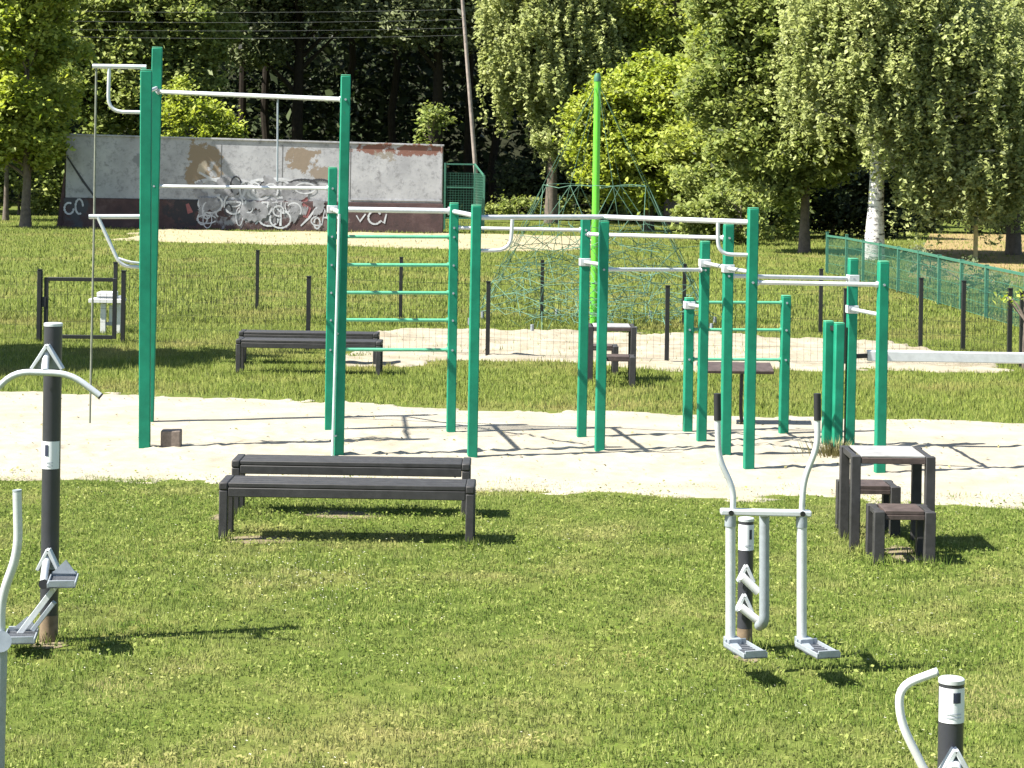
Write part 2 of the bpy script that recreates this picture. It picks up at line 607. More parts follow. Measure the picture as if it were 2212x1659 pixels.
gm = MB().add([(-260, -30, 0), (260, -30, 0), (260, 420, 0), (-260, 420, 0)], [(0, 1, 2, 3)])
tag(gm.build('ground', 'ground_soil', smooth=False), kind='structure')


hx, hy = np.meshgrid(np.linspace(-120, 120, 60), np.linspace(132, 200, 24))
hz = np.clip((hy - 134) * 0.75, -0.5, 40) + (vnoise(hx, hy, 6, 13) - 0.5) * 1.5 - 0.5
hz[0] = -0.5


def bed(name, x0, x1, y0, y1, res, fn, mat, amp, dents, rad, dmask):
    xs = np.arange(x0, x1, res); ys = np.arange(y0, y1, res)
    X, Y = np.meshgrid(xs, ys)
    d = fn(X, Y)
    Z = 0.012 + amp * (vnoise(X, Y, 0.45, 21) - 0.5) + amp * 0.7 * (vnoise(X, Y, 0.16, 22) - 0.5) + amp * 0.35 * (vnoise(X, Y, 0.07, 23) - 0.5)
    r0 = np.random.default_rng(5)
    k = 0
    while k < dents:
        cx, cy = r0.uniform(x0, x1), r0.uniform(y0, y1)
        if r0.random() > dmask(cx, cy):
            continue
        k += 1
        r1 = rad * r0.uniform(0.6, 1.3)
        dep = r0.uniform(0.35, 1.0) * 0.024 * (rad / 0.09)
        i0, i1 = int((cx - x0 - 3 * r1) / res), int((cx - x0 + 3 * r1) / res) + 1
        j0, j1 = int((cy - y0 - 3 * r1) / res), int((cy - y0 + 3 * r1) / res) + 1
        i0, j0 = max(i0, 0), max(j0, 0)
        xx, yy = X[j0:j1, i0:i1] - cx, Y[j0:j1, i0:i1] - cy
        a = r0.uniform(0, 6.3)
        p = (xx * math.cos(a) + yy * math.sin(a)) / 1.5; q = -xx * math.sin(a) + yy * math.cos(a)
        rr = (p * p + q * q) / (r1 * r1)
        Z[j0:j1, i0:i1] += -dep * np.exp(-rr) + dep * 0.75 * np.exp(-((np.sqrt(rr) - 1.5) ** 2) * 4)
    Z = np.maximum(Z, 0.005)
    Z = np.where(d > 0.03, Z, np.where(d > 0, 0.004, -0.05))
    o = gridmesh(name, X, Y, Z, mat)
    return tag(o, kind='structure')


bed('sand_pit', -8.0, 8.0, 18.4, 28.0, 0.05, pit1, 'sand', 0.006, 900, 0.07,
    lambda x, y: 1.0 if 20.4 < y < 23.6 else 0.12)
bed('gravel_bed', -5.0, 9.5, 29.5, 39.5, 0.07, pit2, 'sand_gravel', 0.03, 350, 0.13, lambda x, y: 1.0)
bed('path', -16, 4.5, 66, 83, 0.25, pathd, 'path_sand', 0.03, 0, 0.2, lambda x, y: 1.0)
tag(gridmesh('dark_backdrop', hx, hy, hz, 'litter'), kind='structure')  # added slope hiding the sky so gaps in the wood stay dark
dg = [G(1960, 600), G(2300, 620), G(2330, 505), G(2010, 505)]
dm = MB()
dm.add([(p.x, p.y, 0.008) for p in dg], [(0, 1, 2, 3)])
tag(dm.build('dry_ground', 'dry_earth', smooth=False), kind='structure')


# ------------------------------------------------------------------ grass
def blades(n, x0, x1, y0, y1, h0, h1, w, keep, seed, lean=0.5, ybias=1.0):
    r0 = np.random.default_rng(seed)
    y = y0 + (y1 - y0) * r0.random(n) ** ybias
    x = r0.uniform(x0, x1, n)
    px, py = pxy(x, y)
    ok = keep(x, y) & (px > -260) & (px < 2480) & (py < 1790)
    x, y = x[ok], y[ok]
    n = len(x)
    patch = vnoise(x, y, 0.35, seed + 1) * 0.6 + vnoise(x, y, 1.3, seed + 2) * 0.6
    h = r0.uniform(h0, h1, n) * (0.35 + 1.05 * patch)
    a = r0.uniform(0, 2 * math.pi, n)
    l = np.abs(r0.normal(0, lean, n))
    b = r0.uniform(0, 2 * math.pi, n)
    ww = w * r0.uniform(0.6, 1.4, n) / 2
    dx, dy = np.cos(a) * ww, np.sin(a) * ww
    tip = np.stack([x + np.cos(b) * h * np.sin(l), y + np.sin(b) * h * np.sin(l), h * np.cos(np.minimum(l, 1.35)) + 0.006], -1)
    A = np.stack([x - dx, y - dy, np.full(n, -0.005)], -1)
    B = np.stack([x + dx, y + dy, np.full(n, -0.005)], -1)
    return np.stack([A, B, tip], 1).reshape(-1, 3)


BARE = [(745, 1113, 75, 7), (555, 1167, 75, 7), (1952, 1196, 34, 14), (1612, 1420, 22, 10), (108, 1392, 34, 10), (480, 1118, 22, 6)]


def bareness(x, y):
    px, py = pxy(x, y)
    b = np.zeros(len(x))
    for cx, cy, rx, ry in BARE:
        b = np.maximum(b, 1.25 - ((px - cx) / rx) ** 2 - ((py - cy) / ry) ** 2)
    return b + (vnoise(x, y, 0.07, 45) - 0.5) * 1.1


def nearkeep(x, y):
    d = line_y(x, NEAR1) - y + (vnoise(x, y, 0.3, 41) - 0.5) * 0.5
    r_ = np.random.default_rng(3).random(len(x))
    bare = vnoise(x, y, 0.8, 43) * 0.6 + vnoise(x, y, 0.25, 44) * 0.4
    thin = (bare < 0.75) | (r_ < 0.7)
    return ((d > -0.05) | ((d > -0.7) & (r_ < 0.10))) & thin & ((bareness(x, y) < 0.25) | (r_ < 0.12))


def midkeep(x, y):
    r_ = np.random.default_rng(9).random(len(x))
    return (y > line_y(x, FAR1) - 0.2 + r_ * 0.5) & (pit1(x, y) < 0.12) & (pit2(x, y) < 0.05 + (r_ < 0.03) * 9)


def farkeep(x, y):
    px, py = pxy(x, y)
    r_ = np.random.default_rng(10).random(len(x))
    return (pit2(x, y) < 0) & (pathd(x, y) < 0.2 + (r_ < 0.05) * 9) & ~((px > 1990) & (py < 585) & (r_ < 0.75))


def grass_obj(name, vs, mat, label):
    o = bpy.data.objects.new(name, fastmesh(name, vs, 3, mat)); col.objects.link(o)
    return tag(o, label, 'grass', kind='stuff')


LEGS = [G(*p) for p in ((478, 1170), (1016, 1184), (505, 1116), (1008, 1124), (1846, 1195), (1818, 1167), (1900, 1220), (2008, 1222), (1878, 1198), (1985, 1200), (1608, 1406), (105, 1388))]


def tufts(seed):
    r0 = np.random.default_rng(seed)
    x = np.concatenate([p.x + r0.normal(0, 0.055, 130) for p in LEGS]); y = np.concatenate([p.y + r0.normal(0, 0.05, 130) for p in LEGS])
    n = len(x); h = r0.uniform(0.04, 0.11, n); a = r0.uniform(0, 6.28, n); b = r0.uniform(0, 6.28, n); l = np.abs(r0.normal(0, 0.45, n))
    dx, dy = np.cos(a) * 0.0045, np.sin(a) * 0.0045
    return np.stack([np.stack([x - dx, y - dy, np.full(n, -.005)], -1), np.stack([x + dx, y + dy, np.full(n, -.005)], -1),
                     np.stack([x + np.cos(b) * h * np.sin(l), y + np.sin(b) * h * np.sin(l), h * np.cos(l)], -1)], 1).reshape(-1, 3)


def bare_sheet():
    for i, (cx, cy, rx, ry) in enumerate(BARE):
        c = G(cx, cy); e = G(cx + rx, cy); f_ = G(cx, cy - ry)
        a_, b_ = (e - c).length * 1.25, (f_ - c).length * 1.25
        r0 = random.Random(i)
        n = 28
        ring = [(c.x + a_ * math.cos(k * 6.2832 / n) * r0.uniform(0.75, 1.1), c.y + b_ * math.sin(k * 6.2832 / n) * r0.uniform(0.75, 1.1), 0.005) for k in range(n)]
        o = MB().add([(c.x, c.y, 0.008)] + ring, [(0, 1 + k, 1 + (k + 1) % n) for k in range(n)]).build('bare_earth', 'bare_soil', smooth=False)
        tag(o, kind='structure')


bare_sheet()
grass_obj('lawn_grass', np.concatenate([tufts(57), 
    blades(820000, -5.6, 5.6, 9.6, 20.3, 0.011, 0.034, 0.0078, nearkeep, 51, 0.95, 1.0)]), 'grass_lawn',
    'short mown green lawn in the foreground below the sand')
grass_obj('verge_grass', blades(260000, -10.5, 10.5, 24.8, 41, 0.03, 0.08, 0.014, midkeep, 61, 0.8), 'grass_far',
          'mown grass strip between the sand pit and the net')
grass_obj('meadow_grass', blades(340000, -24, 24, 38, 96, 0.035, 0.12, 0.030, farkeep, 71, 0.7, 1.5), 'grass_far',
          'longer meadow grass rising towards the graffiti wall')


def broadleaf(n, seed):               # clover and plantain leaves among the blades
    r0 = np.random.default_rng(seed)
    x = r0.uniform(-5.6, 5.6, n); y = r0.uniform(9.6, 20.2, n)
    px, py = pxy(x, y)
    q = vnoise(x, y, 0.12, 95) * 0.6 + vnoise(x, y, 0.6, 96) * 0.55
    ok = nearkeep(x, y) & (px > -260) & (px < 2480) & (q > 0.44)
    C = np.stack([x[ok], y[ok], r0.uniform(0.018, 0.05, ok.sum())], -1)
    return leaf_quads(C, 0.022, r0, 1.3)


def specks(n, seed, zone, size, h):
    r0 = np.random.default_rng(seed)
    y = r0.uniform(10, 20, n); x = r0.uniform(-5.2, 5.2, n)
    ok = zone(x, y, r0)
    x, y = x[ok], y[ok]; n = len(x)
    z = r0.uniform(h * 0.6, h, n); s = size * r0.uniform(0.6, 1.3, n)
    V = []
    for i in range(6):
        a = i * math.pi / 3
        V.append(np.stack([x + np.cos(a) * s, y + np.sin(a) * s, z + 0.25 * s * math.cos(3 * a)], -1))
    return np.stack(V, 1).reshape(-1, 3)


def cloverzone(x, y, r0):
    px, py = pxy(x, y)
    d = vnoise(x, y, 0.7, 90)
    q = np.exp(-(((px - 660) / 170) ** 2 + ((py - 1245) / 55) ** 2)) + 0.14 * (d > 0.55)
    return (r0.random(len(x)) < q) & (y < line_y(x, NEAR1))


# ------------------------------------------------------------------ trees
def leaf_quads(C, size, r0, upbias=0.5):
    n = len(C)
    nrm = r0.normal(0, 1, (n, 3)); nrm[:, 2] = np.abs(nrm[:, 2]) + upbias
    nrm /= np.linalg.norm(nrm, axis=1, keepdims=True)
    t = np.cross(nrm, r0.normal(0, 1, (n, 3))); t /= np.linalg.norm(t, axis=1, keepdims=True) + 1e-9
    b = np.cross(nrm, t)
    s = (size * np.clip(r0.lognormal(0, 0.32, n), 0.4, 1.7))[:, None]
    return np.stack([C - t * s * 0.5, C + b * s * 0.32 + nrm * s * 0.06, C + t * s * 0.5, C - b * s * 0.32 + nrm * s * 0.06], 1).reshape(-1, 3)


bl = bpy.data.objects.new('clover_leaves', fastmesh('clover_leaves', broadleaf(70000, 97), 4, 'grass_lawn')); col.objects.link(bl)
tag(bl, 'small broad clover leaves growing through the lawn', 'clover', kind='stuff')
fl = bpy.data.objects.new('clover_flowers', fastmesh('clover_flowers', specks(9000, 91, cloverzone, 0.006, 0.05), 6, 'clover_white'))
col.objects.link(fl)
tag(fl, 'tiny white clover heads sprinkled over the lawn', 'flowers', kind='stuff')


r0 = np.random.default_rng(66)
lx, ly = r0.uniform(-7, 7, 2600), r0.uniform(19, 26.5, 2600)
ok = (pit1(lx, ly) > 0.1) & ((r0.random(2600) < 0.3) | (pit1(lx, ly) < 0.8))
lo = bpy.data.objects.new('sand_litter', fastmesh('sand_litter', leaf_quads(np.stack([lx[ok], ly[ok], np.full(ok.sum(), 0.028)], -1), 0.03, r0, 2.5), 4, 'dry_tuft')); col.objects.link(lo)
tag(lo, 'scattered dry bits and leaf litter on the sand', 'litter', kind='stuff')


def crown_points(blobs, per, lpc, sig, r0, weep=0.0, hollow=0.35):
    pts, cents = [], []
    for (cx, cy, cz, rx, ry, rz) in blobs:
        n = max(3, int(per * (rx * ry * rz) ** (1 / 1.5)))
        d = r0.normal(0, 1, (n, 3)); d /= np.linalg.norm(d, axis=1, keepdims=True)
        rr = (hollow + (1 - hollow) * r0.random(n) ** 0.6)[:, None]
        c = d * rr * np.array([rx, ry, rz]) + np.array([cx, cy, cz])
        cents.append(c)
        for ci in c:
            m = int(lpc * r0.uniform(0.5, 1.5))
            sg = sig * r0.uniform(0.6, 1.4)
            if weep > 0:
                ns = max(2, m // 26)
                base = ci + r0.normal(0, sg, (ns, 3))
                L = r0.uniform(0.4, 1.0, ns) * weep
                k = np.repeat(np.arange(ns), 26)
                tt = r0.random(len(k))
                p = base[k] + np.stack([r0.normal(0, 0.06, len(k)), r0.normal(0, 0.06, len(k)), -tt * L[k]], -1)
                drift = r0.normal(0, 0.10, (ns, 2))
                p[:, :2] += drift[k] * tt[:, None]
            else:
                p = ci + r0.normal(0, 1, (m, 3)) * np.array([sg, sg, sg * 0.7])
            pts.append(p)
    return np.concatenate(pts), np.concatenate(cents)


def make_tree(name, label, cat, base, trunk_h, trunk_r, blobs, per, lpc, sig, lsize, leaf, seed, bark='bark', weep=0.0, hollow=0.35,
              lean=(0, 0), nlimb=22, group=None, trunk_top=None):
    r0 = np.random.default_rng(seed)
    base = Vector(base)
    t = thing(name, label, cat, base, group)
    P, C = crown_points(blobs, per, lpc, sig, r0, weep, hollow)
    P = P[P[:, 2] > 0.05]
    # crown parts above or beside the view are built from fewer, larger leaves
    Yl = base.y + P[:, 1]
    u_ = (base.x + P[:, 0]) / Yl * FOC; v_ = (CAMH - P[:, 2]) / Yl * FOC
    py_ = HY + u_ * sr + v_ * cr; px_ = HX + u_ * cr - v_ * sr
    off = (py_ < -45) | (px_ < -60) | (px_ > 2272)
    hid = P[:, 1] > 1.2
    rr_ = r0.random(len(P))
    A_ = P[~off & ~hid]; B_ = P[off & (rr_ < 0.16)]; C_ = P[~off & hid & (rr_ < 0.40)]
    me = fastmesh('crown', np.concatenate([leaf_quads(A_, lsize, r0), leaf_quads(B_, lsize * 2.1, r0), leaf_quads(C_, lsize * 1.5, r0)]), 4, leaf)
    o = bpy.data.objects.new('crown', me); col.objects.link(o); o.parent = t
    tb = MB()
    pts, rs = [], []
    for i in range(8):
        f = i / 7
        pts.append(base + Vector((lean[0] * f + r0.normal(0, 0.04) * trunk_h * 0.2 * f, lean[1] * f + r0.normal(0, 0.04) * trunk_h * 0.2 * f, -0.1 + (trunk_h + 0.1) * f)))
        rs.append(trunk_r * (1.35 if i == 0 else 1 - 0.72 * f))
    tb.tube(pts, rs, 12)
    tb.build('trunk', bark, t)
    if nlimb:
        lb = MB()
        idx = r0.choice(len(C), min(nlimb, len(C)), replace=False)
        for i in idx:
            tip = base + Vector(C[i])
            f = min(0.97, max(0.25, (tip.z * 0.75) / trunk_h))
            j = f * 7; k = int(j); q = pts[k].lerp(pts[min(7, k + 1)], j - k)
            mid = q.lerp(tip, 0.5) + Vector((r0.normal(0, .15), r0.normal(0, .15), 0.25))
            rr = trunk_r * (1 - 0.7 * f) * 0.5
            lb.tube(arc(q, mid, tip, 5), [rr * (1 - 0.85 * s / 5) + 0.008 for s in range(6)], 6)
        lb.build('branches', bark, t)
    return t


def gx(px, Y):
    return U(px, 500, Y).x


# left foreground-side tree
make_tree('leafy_tree', 'light green tree with slim dark trunk left of the graffiti wall', 'tree', (gx(55, 82.4), 82.4, 0), 6.5, 0.20,
          [(-0.1, 0, 6.4, 2.3, 2.2, 4.0), (-1.6, -0.6, 4.2, 1.7, 1.6, 2.2), (0.5, 0.3, 3.6, 1.0, 1.3, 1.3), (-0.2, 0, 10, 2.4, 2.2, 3)],
          18, 160, 0.28, 0.20, 'leaf_bright', 101, hollow=0.3)
make_tree('leafy_tree', 'young thin-stemmed tree at the far left edge of the picture', 'tree', (gx(12, 90), 90, 0), 5.5, 0.12,
          [(-0.4, 0, 5.6, 1.9, 1.8, 3.2), (-0.3, 0, 9, 2.2, 2, 2.6)], 20, 190, 0.34, 0.20, 'leaf_bright', 102)
# trees behind the wall
make_tree('leafy_tree', 'grey-green tree rising behind the left half of the graffiti wall', 'tree', (gx(300, 97), 97, 0), 13, 0.3,
          [(-1.6, 0, 8.6, 3.4, 2.6, 4.2), (1.8, 0, 10.0, 3.0, 2.6, 3.8), (-0.4, -1, 5.6, 2.8, 1.6, 2.2), (2.0, -0.5, 6.2, 1.8, 1.5, 1.6)],
          21, 150, 0.32, 0.22, 'leaf_mid', 103, bark='bark_shaded', hollow=0.35)
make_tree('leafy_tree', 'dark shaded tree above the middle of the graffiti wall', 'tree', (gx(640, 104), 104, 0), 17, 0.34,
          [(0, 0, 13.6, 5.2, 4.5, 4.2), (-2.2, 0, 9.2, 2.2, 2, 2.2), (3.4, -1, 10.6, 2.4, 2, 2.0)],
          14, 170, 0.45, 0.22, 'leaf_dark', 104, bark='bark_shaded', hollow=0.3)
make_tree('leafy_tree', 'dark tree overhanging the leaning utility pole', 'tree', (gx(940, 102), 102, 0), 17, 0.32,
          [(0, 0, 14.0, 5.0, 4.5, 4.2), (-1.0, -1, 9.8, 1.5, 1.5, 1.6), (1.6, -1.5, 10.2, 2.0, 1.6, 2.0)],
          14, 170, 0.45, 0.22, 'leaf_dark', 105, bark='bark_shaded', hollow=0.3)
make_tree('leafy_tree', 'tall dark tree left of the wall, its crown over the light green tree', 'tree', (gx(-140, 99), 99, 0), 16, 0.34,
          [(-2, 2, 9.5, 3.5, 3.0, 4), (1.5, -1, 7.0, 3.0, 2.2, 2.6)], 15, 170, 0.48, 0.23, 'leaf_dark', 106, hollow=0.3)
make_tree('small_tree', 'small sunlit tree standing behind the right part of the wall', 'tree', (gx(925, 96), 96, 0), 4.6, 0.07,
          [(0, 0, 4.9, 0.9, 0.8, 0.7), (-0.3, 0, 3.6, 0.5, 0.5, 0.6)], 16, 60, 0.25, 0.19, 'leaf_mid', 107, nlimb=8)
make_tree('shrub', 'yellow-green bush peeping over the wall beside the tall green posts', 'shrub', (gx(425, 89), 89, 0), 3.4, 0.09,
          [(0, 0, 4.3, 1.5, 0.9, 1.0), (1.1, 0, 4.0, 0.9, 0.8, 0.8), (-0.8, 0, 5.2, 0.6, 0.6, 1.2), (0, 0, 2.6, 1.6, 1, 1.4)], 16, 110, 0.26, 0.18, 'leaf_bright', 108, nlimb=10)
# right half
make_tree('weeping_tree', 'grey-green drooping tree between the utility pole and the bright bush', 'tree', (gx(1190, 97), 97, 0), 14, 0.26,
          [(-0.6, 0, 9.6, 3.2, 2.6, 3.4), (0.9, -0.6, 6.8, 2.4, 2.0, 2.6), (-1.6, 0, 7.4, 1.4, 1.4, 2.2), (0.6, -0.8, 4.6, 1.7, 1.2, 1.6), (1.6, -0.4, 8.8, 2.0, 1.6, 2.6), (0.5, 0, 11.5, 2.6, 2.4, 2)],
          22, 185, 0.30, 0.175, 'leaf_birch', 109, weep=1.3, hollow=0.35)
make_tree('leafy_tree', 'bright yellow-green broad tree behind the lime mast', 'tree', (gx(1400, 88), 88, 0), 6.2, 0.22,
          [(-0.4, 0, 5.0, 2.3, 2.0, 2.3), (1.3, -0.4, 5.2, 1.9, 1.8, 2.2), (-1.9, -0.6, 3.2, 1.4, 1.4, 1.6), (0.3, -0.8, 2.7, 2.4, 1.5, 1.6), (2.0, 0, 2.8, 1.4, 1.3, 1.5), (-2.6, -0.3, 4.6, 1.0, 1.0, 1.0), (2.9, -0.2, 4.4, 1.2, 1.1, 1.4)],
          24, 180, 0.26, 0.185, 'leaf_bright', 110, hollow=0.45)
make_tree('leafy_tree', 'mid green broad tree filling the gap right of the bright one', 'tree', (gx(1590, 83), 83, 0), 7.0, 0.2,
          [(0, 0, 5.4, 2.2, 1.8, 2.6), (-1.2, -0.6, 3.4, 1.6, 1.3, 1.6), (1.2, -0.2, 3.4, 1.5, 1.3, 1.7), (0.4, 0, 8.2, 2.2, 1.8, 2.0)],
          24, 170, 0.27, 0.18, 'leaf_fresh', 123, hollow=0.4)
make_tree('leafy_tree', 'tall fresh green tree crowning above the bright bush at the top', 'tree', (gx(1450, 98), 98, 0), 15, 0.3,
          [(-0.5, 0, 9.8, 3.4, 2.6, 3.4), (2.4, 0, 9.0, 2.4, 2.2, 3), (-2.4, -0.4, 8.4, 1.8, 1.6, 2.4), (4.6, 0, 8.4, 2.2, 2.0, 3.2)], 19, 170, 0.32, 0.20, 'leaf_fresh', 111, hollow=0.4)
make_tree('leafy_tree', 'dark green tree with brown trunk left of the white birch', 'tree', (gx(1738, 70), 70, 0), 7.5, 0.17,
          [(-0.4, 0.3, 5.0, 2.4, 2.0, 2.4), (-1.5, -0.3, 3.5, 1.6, 1.4, 1.4), (0.9, 0.3, 3.9, 1.2, 1.4, 1.7), (-0.3, 0, 7.6, 2.8, 2.4, 2.2), (0.1, -1.0, 3.0, 1.3, 0.8, 0.8), (-1.0, -0.6, 2.4, 1.1, 0.8, 0.8), (-2.4, 0.4, 5.6, 1.6, 1.5, 2.2), (-2.2, 0, 8.2, 1.8, 1.6, 2.0)],
          26, 155, 0.25, 0.17, 'leaf_mid', 112, hollow=0.35)
make_tree('birch_tree', 'white-trunked birch with drooping foliage on the right', 'tree', (gx(1888, 66), 66, 0), 12, 0.27,
          [(0.3, 0.2, 8.4, 3.2, 2.6, 3.0), (0.2, -1.6, 6.6, 1.7, 1.0, 1.8), (0.15, -1.3, 4.7, 1.0, 0.7, 1.1), (2.2, -0.5, 6.0, 2.4, 2.0, 2.8), (3.8, 0, 5.4, 2.0, 1.8, 3.0), (-1.5, 0.2, 6.4, 1.5, 1.5, 2.2), (1.4, -0.9, 3.4, 1.0, 0.8, 1.0), (0.9, -0.9, 2.6, 0.6, 0.6, 0.7), (2.9, -0.6, 3.2, 1.9, 1.3, 1.4)],
          30, 195, 0.27, 0.132, 'leaf_birch', 113, bark='birch_bark', weep=1.25, hollow=0.35, lean=(0.35, 0), nlimb=70)
make_tree('birch_tree', 'drooping grey-green tree at the right edge behind the birch', 'tree', (gx(2190, 71), 71, 0), 12, 0.22,
          [(0.2, 0, 7.5, 2.6, 2.4, 3.6), (-0.3, -0.5, 4.4, 2.0, 1.6, 2.0), (1.8, 0, 5.0, 2.2, 2, 3), (-0.6, -0.9, 2.6, 1.3, 0.9, 1.0)], 29, 190, 0.27, 0.132, 'leaf_birch', 114, weep=1.2)
make_tree('shrub', 'low dark bush at the foot of the brown trunk', 'shrub', (gx(1600, 76), 76, 0), 1.6, 0.06,
          [(0, 0, 1.2, 1.7, 1.0, 1.2), (-1.4, 0, 0.9, 1.0, 0.8, 0.9)], 22, 110, 0.22, 0.16, 'leaf_mid', 115, nlimb=8)
make_tree('shrub', 'dark hedge bush under the birch at the right edge', 'shrub', (gx(2100, 92), 92, 0), 2.4, 0.08,
          [(-2.5, 0, 2.2, 2.4, 1.4, 2.2), (1.4, 0, 2.3, 2.6, 1.4, 2.3), (4.5, 0, 2.4, 2.4, 1.4, 2.4)], 15, 150, 0.34, 0.19, 'leaf_dark', 116, nlimb=8)
make_tree('shrub', 'bushy growth behind the far end of the green fence', 'shrub', (gx(2080, 49), 49, 0), 0.9, 0.03,
          [(0, 0, 0.6, 0.7, 0.5, 0.6), (0.7, 0, 0.5, 0.5, 0.4, 0.5)], 22, 50, 0.12, 0.09, 'leaf_dark', 117, nlimb=6)
make_tree('shrub', 'small bush behind the middle of the green fence', 'shrub', (gx(2010, 53), 53, 0), 0.8, 0.03,
          [(0, 0, 0.5, 0.6, 0.5, 0.5)], 30, 60, 0.12, 0.10, 'leaf_dark', 118, nlimb=6)
make_tree('shrub', 'low grey-green bush at the wood edge right of the green cage', 'shrub', (gx(1120, 101), 101, 0), 0.9, 0.04,
          [(0, 0, 0.5, 1.6, 0.8, 0.6), (2.6, 0, 0.6, 1.8, 0.8, 0.7), (5.2, 0, 0.7, 1.6, 0.8, 0.8)], 18, 80, 0.22, 0.17, 'leaf_mid', 119, nlimb=5)
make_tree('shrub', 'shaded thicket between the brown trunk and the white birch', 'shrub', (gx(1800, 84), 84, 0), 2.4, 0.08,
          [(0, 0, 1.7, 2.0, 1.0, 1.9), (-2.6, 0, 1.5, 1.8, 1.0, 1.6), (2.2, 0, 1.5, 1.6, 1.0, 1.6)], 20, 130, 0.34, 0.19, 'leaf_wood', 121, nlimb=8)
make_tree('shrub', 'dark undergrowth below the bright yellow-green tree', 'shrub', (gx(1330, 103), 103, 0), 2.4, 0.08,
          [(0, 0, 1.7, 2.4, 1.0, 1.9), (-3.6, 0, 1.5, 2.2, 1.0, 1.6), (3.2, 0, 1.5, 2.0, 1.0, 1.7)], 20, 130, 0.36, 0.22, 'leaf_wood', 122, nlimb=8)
make_tree('shrub', 'mid green bushes closing the gap under the left trees', 'shrub', (gx(40, 98), 98, 0), 2.2, 0.07,
          [(-1.4, 0, 1.5, 1.8, 1.0, 1.7), (1.2, 0, 1.7, 1.7, 1.0, 1.9), (3.4, 0, 2.0, 1.5, 1.0, 2.0)], 16, 110, 0.32, 0.2, 'leaf_mid', 124, nlimb=6)
make_tree('shrub', 'leafy bush left of the brown trunk under the middle trees', 'shrub', (gx(1650, 80), 80, 0), 2.0, 0.06,
          [(0, 0, 1.5, 1.5, 0.9, 1.5), (-2.2, 0.4, 1.4, 1.5, 0.9, 1.5)], 18, 110, 0.28, 0.18, 'leaf_mid', 125, nlimb=6)
# tree outside the frame on the left whose shade falls on the verge
make_tree('shade_tree', 'tree standing outside the picture that shades the verge at left', 'tree', (-11.3, 29.8, 0), 5.2, 0.13,
          [(0, -0.2, 5.0, 2.1, 2.1, 1.7), (1.3, 0.2, 5.9, 1.6, 0.9, 1.0)], 34, 190, 0.3, 0.24, 'leaf_mid', 120, hollow=0.05)
# far wood
r0 = np.random.default_rng(77)
wp = []
for i in range(860):
    cx = r0.uniform(-48, 48); cy = r0.uniform(112, 134)
    cz = r0.uniform(0.3, 14) if r0.random() < 0.72 else r0.uniform(11, 20)
    wp.append(np.array([cx, cy, cz]) + r0.normal(0, 1, (150, 3)) * np.array([1.6, 1.2, 1.2]))
wp = np.concatenate(wp); wp = wp[wp[:, 2] > 0]
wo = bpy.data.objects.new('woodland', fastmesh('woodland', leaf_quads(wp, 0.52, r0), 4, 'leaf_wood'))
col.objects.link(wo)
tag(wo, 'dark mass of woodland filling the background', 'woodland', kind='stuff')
for i, (px, Y) in enumerate(((520, 108), (585, 111), (760, 109), (850, 112), (1010, 108), (1065, 111))):
    tb = MB()
    b0 = Vector((gx(px, Y), Y, 0))
    tt = thing('tree', ['slim dark trunk in the wood above the left third of the wall', 'second dim trunk in the wood over the wall', 'dim trunk in the wood right of the tall green post',
                        'dim trunk in the wood above the pale panel of the wall', 'dark trunk in the wood just left of the green cage', 'dark trunk in the wood right of the green cage'][i], 'tree', b0, 'trunks in the dark wood')
    r1 = np.random.default_rng(300 + i)
    tb.tube([b0 + Vector((r1.normal(0, .12) * k, 0, -0.1 + k * 2.6)) for k in range(7)], [0.24 - 0.02 * k for k in range(7)], 9)
    tb.build('trunk', 'bark_shaded', tt)
    P, C = crown_points([(0, 0, 16, 2.6, 2.2, 2.4)], 10, 120, 0.5, r1)
    o = bpy.data.objects.new('crown', fastmesh('crown', leaf_quads(P, 0.3, r1), 4, 'leaf_wood')); col.objects.link(o); o.parent = tt

# ------------------------------------------------------------------ graffiti wall
WD = 82.9
a0, a1 = U(140, 498, WD), U(954, 511, WD)
tl, tr_ = U(140, 291, WD).z, U(954, 315, WD).z
w = thing('graffiti_wall', 'long grey plastered wall with brown plinth and white graffiti', 'wall', (a0.x, WD, 0))
pz0, pz1 = U(140, 427, WD).z, U(954, 440, WD).z
m = MB()
m.prism([(a0.x, WD, pz0), (a1.x, WD, pz1), (a1.x, WD, tr_), (a0.x, WD, tl)], 0.45, (0, 1, 0))
m.build('plaster_panel', 'wall_plaster', w, bevel=0.02)
m = MB()
m.prism([(a0.x - 0.05, WD - 0.06, -0.1), (a1.x + 0.05, WD - 0.06, -0.1), (a1.x + 0.05, WD - 0.06, pz1 - 0.004), (a0.x - 0.05, WD - 0.06, pz0 - 0.004)], 0.56, (0, 1, 0))
m.build('plinth', 'wall_plinth', w, bevel=0.02)
xs_ = U(757, 400, WD).x
m = MB()                                  # pale surround of the newest panel
bz = U(800, 432, WD).z
m.box(((xs_ + a1.x) / 2, WD - 0.02, bz), (a1.x - xs_, 0.04, 0.04))
m.box((a1.x - 0.05, WD - 0.022, (bz + tr_) / 2 + 0.03), (0.06, 0.044, tr_ - bz - 0.10))
m.build('panel_trim', 'wall_plaster', w)
m = MB()
m.prism([(a0.x - 0.35, WD + 0.05, -0.1), (a0.x - 0.06, WD + 0.05, -0.1), (a0.x - 0.004, WD + 0.05, tl - 0.1), (a0.x - 0.06, WD + 0.05, tl * 0.6)], 0.4, (0, 1, 0))
m.build('buttress', 'wall_plinth', w)
m = MB()
m.prism([(a0.x - 0.04, WD - 0.05, tl - 0.02), (a1.x + 0.04, WD - 0.05, tr_ - 0.02), (a1.x + 0.04, WD - 0.05, tr_ + 0.05), (a0.x - 0.04, WD - 0.05, tl + 0.05)], 0.55, (0, 1, 0))
m.build('coping', 'wall_plaster', w, bevel=0.01)


STROKE = [0]


